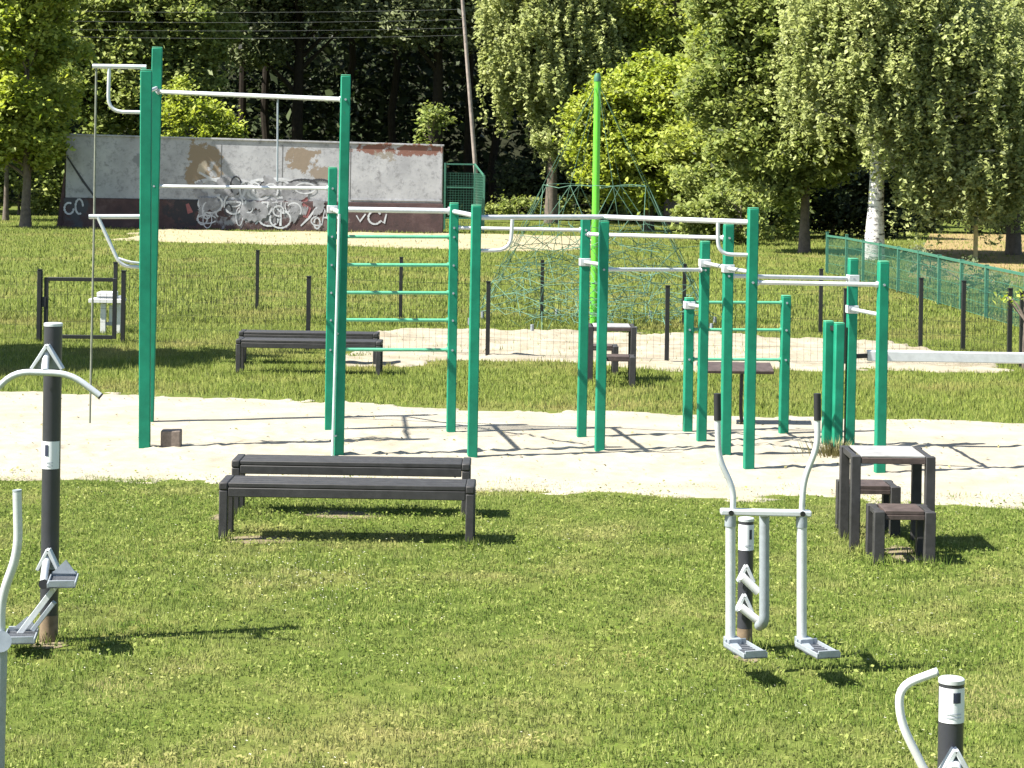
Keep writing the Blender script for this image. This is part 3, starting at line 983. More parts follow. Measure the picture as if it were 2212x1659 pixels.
def ribbon(mb, pts, wd, y):               # flat painted stroke on the wall, each a hair above the last
    STROKE[0] += 1
    y = y - 0.0007 * (STROKE[0] % 12)
    pts = [Vector((p[0], y - 0.00012 * i, p[1])) for i, p in enumerate(pts)]
    vs, fs = [], []
    for i, p in enumerate(pts):
        t = pts[min(i + 1, len(pts) - 1)] - pts[max(i - 1, 0)]
        nrm = Vector((-t.z, 0, t.x)).normalized() * wd * (0.6 + 0.5 * math.sin(i * 1.7) ** 2) / 2
        vs += [p - nrm, p + nrm]
    for i in range(len(pts) - 1):
        fs.append((2 * i, 2 * i + 1, 2 * i + 3, 2 * i + 2))
    mb.add(vs, fs)


def wpix(px, py):
    q = U(px, py, WD); return (q.x, q.z)


def loop(cx, cy, rx, ry, a0_=0, a1_=360, n=22):
    return [wpix(cx + rx * math.cos(R(a0_ + (a1_ - a0_) * i / n)), cy + ry * math.sin(R(a0_ + (a1_ - a0_) * i / n))) for i in range(n + 1)]


YP = WD - 0.068
g1 = MB()
# upper strokes lie 8 mm off the plaster, lower ones 8 mm off the plinth
for pts in (loop(455, 408, 24, 20, 150, 420), loop(510, 408, 20, 22, 100, 430), loop(560, 410, 26, 21, -30, 300), loop(606, 408, 20, 19, 60, 400),
            loop(640, 412, 18, 15, 200, 500), loop(480, 398, 60, 12, 190, 350), loop(590, 398, 55, 12, 190, 350),
            [wpix(430, 372), wpix(455, 386), wpix(470, 392)]):
    ribbon(g1, pts, 0.11, WD - 0.008)
g1.build('graffiti', 'graffiti_white', w, smooth=False)
g1 = MB()
for pts in (loop(455, 440, 26, 20, -60, 220), loop(505, 440, 20, 22, -40, 230), loop(560, 442, 30, 26, -30, 200), [wpix(585, 440), wpix(570, 465), wpix(552, 484)],
            loop(615, 440, 18, 20, 0, 200), [wpix(608, 436), wpix(606, 488)], [wpix(690, 440), wpix(668, 470), wpix(650, 488)],
            [wpix(695, 488), wpix(702, 452), wpix(712, 486)], [wpix(700, 470), wpix(712, 470)], [wpix(722, 488), wpix(722, 455), wpix(738, 486), wpix(738, 455)],
            [wpix(770, 465), wpix(778, 478), wpix(790, 462)], loop(810, 470, 14, 14, 30, 330), [wpix(835, 462), wpix(830, 482), wpix(822, 476)], loop(150, 450, 10, 12, 0, 300), loop(172, 446, 8, 16, 60, 360)):
    ribbon(g1, pts, 0.085, YP)
g1.build('graffiti', 'graffiti_white', w, smooth=False)
g1 = MB()
ribbon(g1, [wpix(640, 424), wpix(655, 428), wpix(662, 436)], 0.34, WD - 0.011)
g1.build('graffiti', 'graffiti_red', w, smooth=False)
g1 = MB()
ribbon(g1, [wpix(652, 442), wpix(664, 452), wpix(660, 470)], 0.30, YP - 0.003)
ribbon(g1, [wpix(405, 440), wpix(412, 460)], 0.2, YP - 0.003)
g1.build('graffiti', 'graffiti_red', w, smooth=False)
g1 = MB()
for pts in (loop(655, 398, 30, 10, 190, 350), loop(690, 396, 22, 8, 200, 350), [wpix(145, 338), wpix(180, 392), wpix(210, 432)]):  # last stroke paints the thin diagonal shadow on the wall's left end
    ribbon(g1, pts, 0.09, WD - 0.014)
g1.build('graffiti', 'graffiti_shadow_black', w, smooth=False)

rs_ = random.Random(12)
for mt, n_, yo in (('graffiti_white', 22, 0.005), ('graffiti_shadow_black', 4, 0.003), ('graffiti_grey', 16, 0.0015)):
    up_, lo_ = MB(), MB()
    for i in range(n_):
        cx, cy = rs_.uniform(400, 690), rs_.uniform(392, 482)
        a_ = rs_.uniform(0, 360)
        pts = loop(cx, cy, rs_.uniform(6, 24), rs_.uniform(8, 20), a_, a_ + rs_.uniform(140, 400), 26)
        zz = [p[1] for p in pts]
        wd = rs_.uniform(0.04, 0.085) if mt != 'graffiti_grey' else rs_.uniform(0.2, 0.4)
        if min(zz) > pz0 + 0.03:
            ribbon(up_, pts, wd, WD - 0.015 - yo)
        elif max(zz) < pz1 - 0.05:
            ribbon(lo_, pts, wd, YP - 0.006 - yo)
        else:
            ribbon(lo_, [(x_, min(z_, pz1 - 0.05)) for x_, z_ in pts], wd, YP - 0.006 - yo)
    for q_ in (up_, lo_):
        if q_.v:
            q_.build('graffiti', mt, w, smooth=False)
for px in (330, 478, 610, 757):            # joints between the plaster panels
    x_ = U(px, 360, WD).x
    MB().box((x_, WD - 0.001, (pz0 + tr_) / 2), (0.03, 0.01, tr_ - pz0 - 0.12)).build('panel_joint', 'wall_joint', w)

# ------------------------------------------------------------------ utility pole and wires
ub = U(1037, 492, 92); ub.z = -0.1
ut = U(992, -90, 92)
t = thing('utility_pole', 'leaning pale wooden utility pole at the wood edge', 'pole', (ub.x, 92, 0))
MB().tube([ub, ub.lerp(ut, 0.5), ut], [0.10, 0.085, 0.07], 12).build('pole', 'pole_wood', t)
ca = ub.lerp(ut, 0.965)
MB().bar(ca + Vector((-0.9, -0.16, 0)), ca + Vector((0.9, -0.16, 0)), 0.09, 0.11).build('crossarm', 'pole_wood', t)
for i, py in enumerate((20, 42, 60, 76)):
    A = U(1001 - py * 0.02, py, 91.85); B = U(-240, py - 8, 93)
    pts = [A.lerp(B, k / 14) + Vector((0, 0, -0.35 * 4 * (k / 14) * (1 - k / 14) * 0.6)) for k in range(15)]
    tag(MB().tube(pts, 0.0045, 5).build('overhead_wire', 'wire', origin=A),
        ['topmost overhead wire before the dark trees', 'second overhead wire from the top', 'third overhead wire from the top', 'lowest overhead wire before the dark trees'][i], 'wire', 'overhead wires')

# ------------------------------------------------------------------ fences
def wires(A, B, h, z0, dv, dh, r_, mb):
    A, B = Vector(A), Vector(B)
    L = (B - A).length
    d = (B - A).normalized(); n_ = Vector((-d.y, d.x, 0)) * r_
    k = 1
    def quadbar(p, q, w1):
        mb.add([p - w1 - n_, p + w1 - n_, p + w1 + n_, p - w1 + n_, q - w1 - n_, q + w1 - n_, q + w1 + n_, q - w1 + n_],
               [(0, 1, 5, 4), (1, 2, 6, 5), (2, 3, 7, 6), (3, 0, 4, 7)])
    nv = max(2, int(L / dv))
    for i in range(1, nv):
        p = A + d * (L * i / nv)
        quadbar(p + Vector((0, 0, z0)), p + Vector((0, 0, z0 + h)), d * r_)
    nh = int(h / dh)
    for i in range(nh + 1):
        z = z0 + h * i / nh
        quadbar(A + Vector((0, 0, z)), B + Vector((0, 0, z)), Vector((0, 0, r_)))


def mesh_fence(name, label, bases, h, pmat, wmat, pr, dv, dh, wr, skip=(), rail=0, tops=None):
    t = thing(name, label, 'fence', (bases[0].x, bases[0].y, 0))
    for i, b in enumerate(bases):
        hh = h if tops is None else tops[i]
        p = MB().box(b + Vector((0, 0, hh / 2 - 0.1)), (pr, pr, hh + 0.2)).build('post', pmat, t, bevel=0.004)
        MB().box(b + Vector((0, 0, hh + 0.008)), (pr * 1.15, pr * 1.15, 0.016)).build('post_cap', pmat, p)
    for i in range(len(bases) - 1):
        if i in skip:
            continue
        m = MB()
        wires(bases[i], bases[i + 1], h - 0.08, 0.05, dv, dh, wr, m)
        m.build('mesh_panel', wmat, t, smooth=False)
        if rail:
            d = (bases[i + 1] - bases[i]).normalized() * pr * 0.5
            MB().bar(bases[i] + d + Vector((0, 0, h - 0.03)), bases[i + 1] - d + Vector((0, 0, h - 0.03)), rail, rail).build('top_rail', pmat, t)
    return t


FH = 1.14
mesh_fence('wire_fence', 'low black wire fence in front of the climbing net', [G(x, y) for x, y in ((265, 741), (665, 757), (1053, 771), (1440, 782), (1825, 789), (2206, 795))],
           FH, 'black_metal', 'black_metal', 0.065, 0.10, 0.2, 0.0014)
mesh_fence('wire_fence', 'low black wire fence running behind the climbing net', [G(x, y) for x, y in ((248, 712), (555, 668), (865, 689), (1170, 697), (1477, 708), (1772, 722), (1988, 751), (2080, 760), (2180, 785))],
           FH, 'black_metal', 'black_metal', 0.065, 0.12, 0.2, 0.0014)
mesh_fence('wire_fence', 'black wire fence at the left edge beside the gate', [G(x, y) for x, y in ((84, 738), (-240, 726))],
           FH, 'black_metal', 'black_metal', 0.06, 0.10, 0.2, 0.0014)
gb = [G(x, y) for x, y in ((1786, 592), (1828, 600), (1864, 610), (1900, 620), (1940, 631), (1984, 644), (2028, 658), (2076, 673), (2130, 690), (2215, 716), (2310, 745))]
mesh_fence('green_fence', 'green mesh fence running off to the right under the birch', gb, 1.06, 'fence_green', 'fence_green', 0.07, 0.08, 0.2, 0.0045, rail=0.05,
           tops=[1.12, 1.12] + [1.06] * 9)
# gate
YG = G(170, 739).y
g = thing('garden_gate', 'black framed gate standing in the low fence at left', 'gate', (U(170, 739, YG).x, YG, 0))
for x0, top in ((84.5, 584),):
    b = U(x0, 738, YG); b.z = 0
    MB().box((b.x, YG, U(x0, top, YG).z / 2), (0.08, 0.07, U(x0, top, YG).z)).build('gate_post', 'black_metal', g, bevel=0.004)
xl, xr = U(100, 640, YG).x, U(248, 640, YG).x
zt, zb = U(170, 600, YG).z, U(170, 735, YG).z + 0.03
for x in (xl, xr):
    MB().box((x, YG, (zt + zb) / 2), (0.065, 0.05, zt - zb)).build('stile', 'black_metal', g, bevel=0.004)
for z in (zt - 0.025, zb + 0.025):
    MB().box(((xl + xr) / 2, YG, z), (xr - xl - 0.066, 0.05, 0.06)).build('rail', 'black_metal', g, bevel=0.004)
m = MB(); wires((xl + .025, YG, 0), (xr - .025, YG, 0), zt - zb - 0.1, zb + 0.05, 0.1, 0.2, 0.0019, m); m.build('mesh_panel', 'black_metal', g, smooth=False)
MB().box((U(93, 655, YG).x, YG - 0.01, U(93, 652, YG).z), (0.11, 0.05, 0.16)).build('lock_case', 'black_metal', g, bevel=0.005)
# white slatted unit behind the gate
YW = 35.6
b = U(226, 728, YW)
t = thing('white_stand', 'small white slatted stand seen through the black gate', 'stand', (b.x, YW, 0))


def vb(mb, x0, x1, y0, y1, Y, dep):
    p, q = U(x0, y1, Y), U(x1, y0, Y)
    mb.box(((p.x + q.x) / 2, Y + dep / 2, (p.z + q.z) / 2), (abs(q.x - p.x), dep, abs(q.z - p.z)))
    return mb


vb(MB(), 209, 247, 632, 640, YW, 0.35).build('top_board', 'white_paint', t, bevel=0.004)
vb(MB(), 191, 263, 647, 654, YW - 0.12, 0.42).build('shelf_board', 'white_paint', t, bevel=0.004)
p_ = U(224, 655, YW)
MB().box((p_.x, YW, p_.z / 2), (0.085, 0.10, p_.z)).build('leg', 'white_paint', t, bevel=0.004)
p_ = U(257, 655, YW)
MB().box((p_.x, YW + 0.02, p_.z / 2), (0.06, 0.10, p_.z)).build('leg', 'white_paint', t, bevel=0.004)
vb(MB(), 235, 245, 660, 702, YW + 0.03, 0.05).build('side_panel', 'white_paint', t, bevel=0.004)
vb(MB(), 229, 261, 697, 703, YW + 0.02, 0.05).build('stretcher', 'steel_grey', t)
vb(MB(), 209, 262, 640, 644, YW + 0.05, 0.2).build('top_frame', 'steel_grey', t)

# green mesh cage by the wall
YC = 86.0
q0, q1 = U(962, 352, YC), U(1026, 352, YC)
t = thing('mesh_cage', 'green mesh ball cage beside the right end of the wall', 'cage', (q0.x, YC, 0))
ht = q0.z
cor = [Vector((q0.x, YC, 0)), Vector((q1.x, YC, 0)), Vector((U(1046, 380, YC - 2.4).x, YC - 2.4, 0)), Vector((q0.x - 0.2, YC - 2.4, 0))]
for i, c in enumerate(cor[:3]):
    hh = ht if i < 2 else ht - 0.45
    MB().box(c + Vector((0, 0, hh / 2)), (0.08, 0.08, hh)).build('post', 'fence_green', t, bevel=0.005)
for z in (ht - 0.04, ht * 0.64, 0.5):
    MB().bar(cor[0] + Vector((0.04, 0, z)), cor[1] + Vector((-0.04, 0, z)), 0.05, 0.06).build('rail', 'fence_green', t)
MB().bar(cor[1] + Vector((0, -0.04, ht - 0.04)), cor[2] + Vector((0, 0.04, ht - 0.49)), 0.05, 0.06).build('rail', 'fence_green', t)
for i in range(2):
    m = MB(); wires(cor[i], cor[i + 1], ht - 0.5, 0.1, 0.10, 0.10, 0.006, m); m.build('mesh_panel', 'fence_green', t, smooth=False)
wpst = U(2107, 560, 66)
tag(MB().box((wpst.x, 66, 0.55), (0.12, 0.12, 1.1)).box((wpst.x, 66, 1.11), (0.13, 0.13, 0.02)).build('wooden_post', 'wood_post', origin=(wpst.x, 66, 0), bevel=0.01),
    'short pale wooden post on the dry ground behind the green fence', 'post')

# ------------------------------------------------------------------ rope pyramid
mb_ = G(1283, 702)
YM = mb_.y
ztop = U(1287, 164, YM).z
t = thing('rope_pyramid', 'rope climbing pyramid on a lime green mast', 'climbing net', mb_)
MB().tube([(mb_.x, YM, -0.1), (mb_.x, YM, ztop)], [0.075, 0.06], 16).build('mast', 'lime_paint', t)
MB().tube([(mb_.x, YM, ztop - 0.10), (mb_.x, YM, ztop - 0.02), (mb_.x, YM, ztop + 0.05)], [0.066, 0.066, 0.04], 16).build('mast_cap', 'fence_green', t)
NR = 8
apex = Vector((mb_.x, YM, ztop - 0.1))
anch = [Vector((mb_.x + 2.35 * math.cos(2 * math.pi * (k + .35) / NR), YM + 2.1 * math.sin(2 * math.pi * (k + .35) / NR), 0.02)) for k in range(NR)]


def onrope(k, z):
    f = (apex.z - z) / (apex.z - 0.02)
    return apex.lerp(anch[k % NR], f)


for k in range(NR):
    MB().tube([apex, anch[k]], 0.0055, 6).build('main_rope', 'rope_thin', t)
    MB().tube([anch[k] - Vector((0, 0, .1)), anch[k] + Vector((0, 0, 0.12))], 0.03, 8).build('ground_anchor', 'steel_grey', t)
levels = [2.55, 1.75, 1.4, 1.1, 0.8, 0.5, 0.25]
r1 = np.random.default_rng(8)
for li, z in enumerate(levels):
    m = MB()
    for k in range(NR):
        a, b = onrope(k, z), onrope(k + 1, z)
        mid = (a + b) / 2 + (apex - (a + b) / 2) * 0.06 + Vector((0, 0, -0.12 * (0.5 + r1.random())))
        m.tube([a, mid, b], 0.006, 5)
        if li < len(levels) - 1:
            z2 = levels[li + 1]
            c_, d_ = onrope(k, z2), onrope(k + 1, z2)
            mid2 = (c_ + d_) / 2
            m.tube([a, mid2], 0.005, 5); m.tube([b, mid2], 0.005, 5)
            if z < 2.3:
                m.tube([mid, c_.lerp(mid2, 0.5)], 0.005, 5); m.tube([mid, d_.lerp(mid2, 0.5)], 0.005, 5)
    m.build('rope_ring', 'rope_pale' if z < 0.9 or li == 0 else 'rope_thin', t)
m = MB()
for i in range(230):                       # inner net
    a1_, a2_ = r1.uniform(0, 6.28), 0
    z = 0.12 + 1.5 * r1.random() ** 2.0
    rr = 2.0 * (1 - z / ztop) * math.sqrt(r1.random())
    a = Vector((mb_.x + rr * math.cos(a1_), YM + rr * math.sin(a1_), z))
    m.tube([a, a + Vector((r1.normal(0, .45), r1.normal(0, .45), r1.normal(0, .28)))], 0.006, 5)
m.build('inner_net', 'rope_pale', t, kind='stuff')

# ------------------------------------------------------------------ benches, tables, stools
def make_bench():
    b = thing('park_bench', 'x', 'bench', (0, 0, 0), 'dark backless benches')
    Lh, dep, H = 1.01, 0.40, 0.466
    for k in range(4):
        MB().box((0, 0.052 + k * 0.0985, H - 0.018), (2 * Lh - 0.15, 0.092, 0.036)).build('plank', 'dark_plastic', b, bevel=0.006)
    for y in (0.028, dep - 0.028):
        MB().box((0, y, H - 0.075), (2 * Lh - 0.15, 0.05, 0.072)).build('side_rail', 'dark_plastic', b, bevel=0.006)
    for sx in (-1, 1):
        m = MB()
        m.box((sx * (Lh - 0.0375), dep / 2, H - 0.028), (0.072, dep, 0.064))
        m.build('end_frame', 'dark_plastic', b, bevel=0.012)
        for y in (0.036, dep - 0.036):
            MB().box((sx * (Lh - 0.0375), y, (H - 0.062) / 2 - 0.03), (0.068, 0.068, H - 0.060 + 0.06)).build('leg', 'dark_plastic', b, bevel=0.008)
    return b


bench = make_bench()
spots = [((747, 1176), 'near dark bench on the lawn, closest to the camera', 0.004), ((756, 1118), 'near dark bench standing just behind the closest bench', 0.0),
         ((665, 811), 'far dark bench on the verge beyond the sand, its nearer one', 0.004), ((665, 783), 'far dark bench on the verge, behind the other far bench', 0.0)]
YB = [16.76, 17.97, 29.5, 30.8]
for i, ((px, py), lab, rz) in enumerate(spots):
    loc = (U(px, py, YB[i]).x, YB[i], 0)
    if i == 0:
        bench.location = loc; bench['label'] = lab; bench.rotation_euler = (0, 0, R(-0.6))
    else:
        dup(bench, loc, lab, R((-0.6, -0.3, -0.9, -0.4)[i]))


def make_table():
    W, D, H, L = 0.66, 0.62, 0.76, 0.075
    t = thing('square_table', 'x', 'table', (0, 0, 0), 'dark square tables')
    for sx in (-1, 1):
        for y in (L / 2, D - L / 2):
            MB().box((sx * (W - L) / 2, y, H / 2 - 0.05), (L, L, H + 0.1)).build('leg', 'dark_plastic', t, bevel=0.006)
    MB().box((0, D / 2, H - 0.004), (W - 2 * L - 0.006, D - 0.03, 0.016)).build('table_top', 'pale_top', t, bevel=0.004)
    for y in (0.02, D - 0.02):
        MB().box((0, y, H - 0.037), (W - 2 * L - 0.004, 0.032, 0.046)).build('edge_board', 'brown_board', t, bevel=0.004)
    for sx in (-1, 1):
        MB().box((sx * (W / 2 - L / 2), D / 2, H - 0.026), (0.04, D - 2 * L - 0.004, 0.05)).build('apron', 'dark_plastic', t, bevel=0.004)
    return t


def make_stool():
    W, D, H, L = 0.47, 0.40, 0.405, 0.082
    t = thing('square_stool', 'x', 'stool', (0, 0, 0), 'dark square stools')
    for sx in (-1, 1):
        for y in (L / 2, D - L / 2):
            MB().box((sx * (W - L) / 2, y, H / 2 - 0.05), (L, L, H + 0.1)).build('leg', 'dark_plastic', t, bevel=0.006)
    n = 3
    for k in range(n):
        MB().box((0, 0.02 + (D - 0.04) * (k + 0.5) / n, H - 0.010), (W - 2 * L - 0.006, (D - 0.04) / n - 0.008, 0.03)).build('seat_board', 'brown_board', t, bevel=0.004)
    for sx in (-1, 1):
        MB().box((sx * (W / 2 - L / 2), D / 2, H - 0.022), (0.05, D - 2 * L - 0.004, 0.045)).build('apron', 'dark_plastic', t, bevel=0.004)
    for y in (0.03, D - 0.03):
        MB().box((0, y, H - 0.045), (W - 2 * L - 0.004, 0.03, 0.036)).build('edge_board', 'brown_board', t, bevel=0.003)
    return t


tb_, st_ = make_table(), make_stool()
tb_.location = (U(1929, 1100, 16.7).x, 16.7, 0); tb_['label'] = 'near dark square table with pale top on the lawn at right'
dup(tb_, (U(1322, 760, 29.0).x, 29.0, 0), 'far dark square table with pale top on the verge by the net')
st_.location = (U(1955, 1165, 16.22).x, 16.22, 0); st_['label'] = 'dark stool in front of the near square table'
dup(st_, (U(1884, 1110, 17.45).x, 17.45, 0), 'dark stool behind the near square table', R(1))
dup(st_, (U(1335, 800, 28.45).x, 28.45, 0), 'dark stool in front of the far square table', R(-1))
dup(st_, (U(1300, 775, 30.0).x, 30.0, 0), 'dark stool behind the far square table')

# ------------------------------------------------------------------ workout rig
rig = thing('workout_rig', 'green post workout rig with galvanised pull-up bars standing in the sand', 'workout rig', G(1020, 990))
ROT = R(7)
POST = {}


def post(key, bx, by, ty, tx=None, w_=0.097, cap=True):
    b = G(bx, by)
    tx = bx if tx is None else tx
    tp = U(tx, ty, b.y)
    dirx = tp.x - b.x
    dirx = max(-0.012 * tp.z, min(0.012 * tp.z, dirx))      # posts stand within a degree of upright
    P0 = Vector((b.x - dirx * 0.1, b.y, -0.25)); P1 = Vector((b.x + dirx, b.y, tp.z))
    m = MB()
    hw = w_ / 2
    rz = Matrix.Rotation(ROT, 3, 'Z')
    cs = [rz @ Vector((sx * hw, sy * hw, 0)) for sx, sy in ((-1, -1), (1, -1), (1, 1), (-1, 1))]
    vs = [P0 + c for c in cs] + [P1 + c for c in cs]
    m.add(vs, [(3, 2, 1, 0), (4, 5, 6, 7), (0, 1, 5, 4), (1, 2, 6, 5), (2, 3, 7, 6), (3, 0, 4, 7)])
    o = m.build('post', 'green_post', rig, bevel=0.010)
    if cap:
        MB().box(P1 + Vector((0, 0, 0.006)), (w_ * 0.96, w_ * 0.96, 0.012), ROT).build('post_cap', 'green_rung', o, bevel=0.004)
    POST[key] = (b, P1)
    return o


def pp(key, py, px=None):               # point on a post's axis at picture height py
    b, tp = POST[key]
    z = U(HX if px is None else px, py, b.y).z if px is not None else None
    if z is None:
        # picture x of the post at this height
        x = HX + b.x / b.y * FOC
        z = U(x, py, b.y).z
    f = z / tp.z
    return Vector((b.x + (tp.x - b.x) * f, b.y, z))


for key, bx, by, ty, tx in (('P1', 312, 968, 153, 316), ('P2', 321, 913, 104, 340), ('P3', 732, 986, 164, 747), ('P4', 711, 930, 363, 719),
                            ('P5', 1020, 989, 445, 1029), ('P6', 974, 935, 440, 981), ('P7', 1295, 975, 479, 1305), ('P8', 1256, 946, 470, 1265),
                            ('P9', 1617, 1015, 451, 1627), ('P10', 1567, 986, 486, 1574), ('P11', 1515, 955, 523, 1523), ('P12', 1900, 1023, 566, 1908),
                            ('P13', 1834, 970, 560, 1843), ('P14', 1485, 934, 645, 1489), ('P15', 1692, 938, 640, 1698), ('P16', 1786, 966, 695, 1790), ('P17', 1808, 970, 699, 1813)):
    post(key, bx, by, ty, tx, 0.118 if key in ('P1', 'P2') else 0.099)


def tubep(name, pts, r_, mat='galvanised', rad=0.07, parent=None):
    return MB().tube(bend(pts, rad) if len(pts) > 2 else pts, r_, 12).build(name, mat, parent or rig)


def joined(name, a, b, r_, mat='galvanised'):      # straight bar with a collar at each post
    o = tubep(name, [a, b], r_, mat)
    d = (b - a).normalized()
    for q, sg in ((a, 1), (b, -1)):
        MB().tube([q + d * sg * 0.045, q + d * sg * 0.068], r_ * 1.55, 12).build('collar', mat, o)
        MB().tube([q + Vector((0.006, -0.047, 0)), q + Vector((0.0065, -0.06, 0))], 0.013, 6).build('bolt', 'steel_grey', o)
    return o


def clamp(key, py):
    p = pp(key, py)
    m = MB().box(p, (0.118, 0.118, 0.085), ROT)
    return m.build('clamp', 'galvanised', rig, bevel=0.006)


RB = 0.021
joined('pull_up_bar', pp('P2', 198), pp('P3', 215), 0.024)
joined('pull_up_bar', pp('P2', 402), pp('P4', 407), 0.019)
joined('pull_up_bar', pp('P4', 452), pp('P6', 456), 0.030)
tubep('cross_bar', [pp('P6', 457), pp('P5', 467)], 0.026)
tubep('cross_bar', [pp('P4', 452), pp('P3', 462)], 0.026)
tubep('cross_bar', [pp('P2', 190), pp('P1', 200)], RB)
tubep('pull_up_bar', [pp('P5', 470), pp('P7', 474) + Vector((0, 0, 0.025)), pp('P9', 480)], 0.026, rad=0.01)
joined('pull_up_bar', pp('P6', 492), pp('P8', 497), 0.019)
joined('pull_up_bar', pp('P8', 506), pp('P10', 514), 0.021)
joined('pull_up_bar', pp('P7', 582), pp('P11', 583), 0.020)
tubep('cross_bar', [pp('P8', 566), pp('P7', 572)], 0.021)
tubep('cross_bar', [pp('P11', 568), pp('P10', 579)], 0.021)
tubep('cross_bar', [pp('P10', 580), pp('P9', 588)], 0.021)
joined('parallel_bar', pp('P10', 596), pp('P13', 602), 0.022)
joined('parallel_bar', pp('P9', 610), pp('P12', 615), 0.022)
tubep('cross_bar', [pp('P13', 668), pp('P12', 681)], 0.021)
tubep('cross_bar', [pp('P14', 658), pp('P11', 664)], 0.021)
for k, py in (('P4', 452), ('P8', 566), ('P11', 568), ('P10', 580), ('P13', 668), ('P14', 659), ('P13', 602)):
    clamp(k, py)
for py in (512, 573, 633, 692, 756):     # rungs
    joined('ladder_rung', pp('P4', py - 1), pp('P6', py), 0.019, 'green_rung')
for py in (653, 712, 776):
    joined('ladder_rung', pp('P14', py), pp('P15', py + 1), 0.017, 'green_rung')
# bent handles between bar and post
Y9, Y5, Y1 = POST['P9'][0].y, POST['P5'][0].y, POST['P1'][0].y
tubep('bent_handle', [U(1551, 481, Y9), U(1551, 549, Y9), pp('P9', 551)], 0.019, rad=0.13)
tubep('bent_handle', [U(1107, 474, Y5), U(1103, 541, Y5), pp('P5', 541)], 0.019, rad=0.16)
tubep('top_bar', [U(200, 143, Y1), pp('P1', 149) + Vector((0, 0, 0.02))], 0.024)
tubep('bent_handle', [U(236, 147, Y1), U(233, 241, Y1), pp('P1', 243)], 0.019, rad=0.16)
tubep('dip_bar', [U(192, 468, Y1 - 0.05), pp('P1', 468)], 0.024)
tubep('dip_brace', [U(212, 470, Y1 - 0.05), U(260, 574, Y1 - 0.05), pp('P1', 578)], 0.019, rad=0.10)
tubep('dip_brace', [U(250, 556, Y1 - 0.05), U(280, 566, Y1 - 0.05), pp('P1', 570)], 0.013, rad=0.05)
# pale strip standing in for the sunlit left edge of the tall middle post
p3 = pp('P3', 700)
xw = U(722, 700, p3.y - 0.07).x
tubep('lit_edge_strip', [(xw, p3.y - 0.075, -0.1), (xw + 0.035, p3.y - 0.075, pp('P3', 462).z)], 0.014, 'lit_edge_green')
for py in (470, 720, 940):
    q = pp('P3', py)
    tubep('lit_edge_tie', [(xw + 0.02, p3.y - 0.075, q.z), (q.x, q.y, q.z)], 0.010)  # added tie holding the lit-edge strip
# hanging ropes
tubep('hanging_rope', [U(208, 146, Y1), U(203, 500, Y1), U(194, 914, Y1)], 0.011, 'rope_dark', rad=0.2)
Yb = pp('P2', 198).lerp(pp('P3', 215), 0.65).y
tubep('hanging_rope', [U(600, 211, Yb), U(599, 392, Yb)], 0.010, 'steel_grey')
# galvanised beam leaving the picture on the right
q = pp('P13', 770)
yb2 = q.y + 0.02
e0, e1 = U(1873, 768, yb2), U(2420, 777, yb2)
MB().bar(e0, e1, 0.10, 0.115).build('beam', 'galvanised', rig, bevel=0.012)
MB().bar(q, e0 + Vector((0.03, 0, 0)), 0.05, 0.045).build('beam_bracket', 'black_metal', rig)
b = Vector((e1.x - 0.1, yb2, 0))
MB().box((b.x, b.y, 0.45), (0.097, 0.097, 1.4), ROT).build('post', 'green_post', rig, bevel=0.01)
for k in ('P16', 'P17'):
    b, tp = POST[k]
q16, q17 = POST['P16'][1], POST['P17'][1]
MB().bar(q16 + Vector((0, 0, -0.06)), q17 + Vector((0, 0, -0.06)), 0.04, 0.05).build('link_plate', 'black_metal', rig)

# board on a dark stem behind the rig
sb = G(1601, 917)
t = thing('balance_board', 'brown board on a thin dark stem standing behind the rig', 'balance board', sb)
MB().tube(bend([sb + Vector((0.03, 0, -0.1)), sb + Vector((-0.01, 0, 0.14)), sb + Vector((0, 0, 0.62))], 0.1), 0.022, 10).build('stem', 'black_metal', t)
Mb = Matrix.Rotation(R(9), 3, 'X')
MB().box(sb + Vector((-0.08, 0, 0.655)), (0.86, 0.40, 0.04), M=Mb).build('board', 'brown_board', t, bevel=0.01)

# block on the sand
bb = G(367, 968)
cb = MB()
rb = np.random.default_rng(4)
n_ = 5
cb.box(bb + Vector((0, 0.09, 0.085)), (0.205, 0.2, 0.19), R(4))
tag(cb.build('stone_block', 'concrete_block', origin=bb, bevel=0.014), 'small brownish concrete block on the sand by the left posts', 'block')
# weeds by the post foot
r2 = np.random.default_rng(31)
wb = G(1800, 985)
n_ = 420
ang = r2.uniform(0, 6.28, n_); rad_ = np.abs(r2.normal(0, 0.13, n_)); hh = r2.uniform(0.06, 0.2, n_)
x = wb.x + np.cos(ang) * rad_ * 1.2; y = wb.y + np.sin(ang) * rad_
dx = np.cos(ang + 1.5) * 0.006; dy = np.sin(ang + 1.5) * 0.006
V = np.stack([np.stack([x - dx, y - dy, np.zeros(n_)], -1), np.stack([x + dx, y + dy, np.zeros(n_)], -1),
              np.stack([x + np.cos(ang) * hh * 0.6, y + np.sin(ang) * hh * 0.6, hh], -1)], 1).reshape(-1, 3)
wo_ = bpy.data.objects.new('weed_tuft', fastmesh('weed_tuft', V, 3, 'dry_tuft')); col.objects.link(wo_)
tag(wo_, 'tuft of dry weeds at the foot of the short green posts', 'weeds', kind='stuff')
# sapling at the right edge
sp = G(2212, 800)
make_tree('sapling', 'leafy young sapling at the right edge by the black fence', 'tree', sp, 1.5, 0.035,
          [(-0.15, 0, 1.12, 0.30, 0.25, 0.16), (0.3, 0, 1.3, 0.35, 0.3, 0.3)], 60, 18, 0.07, 0.075, 'leaf_bright', 140, nlimb=8)

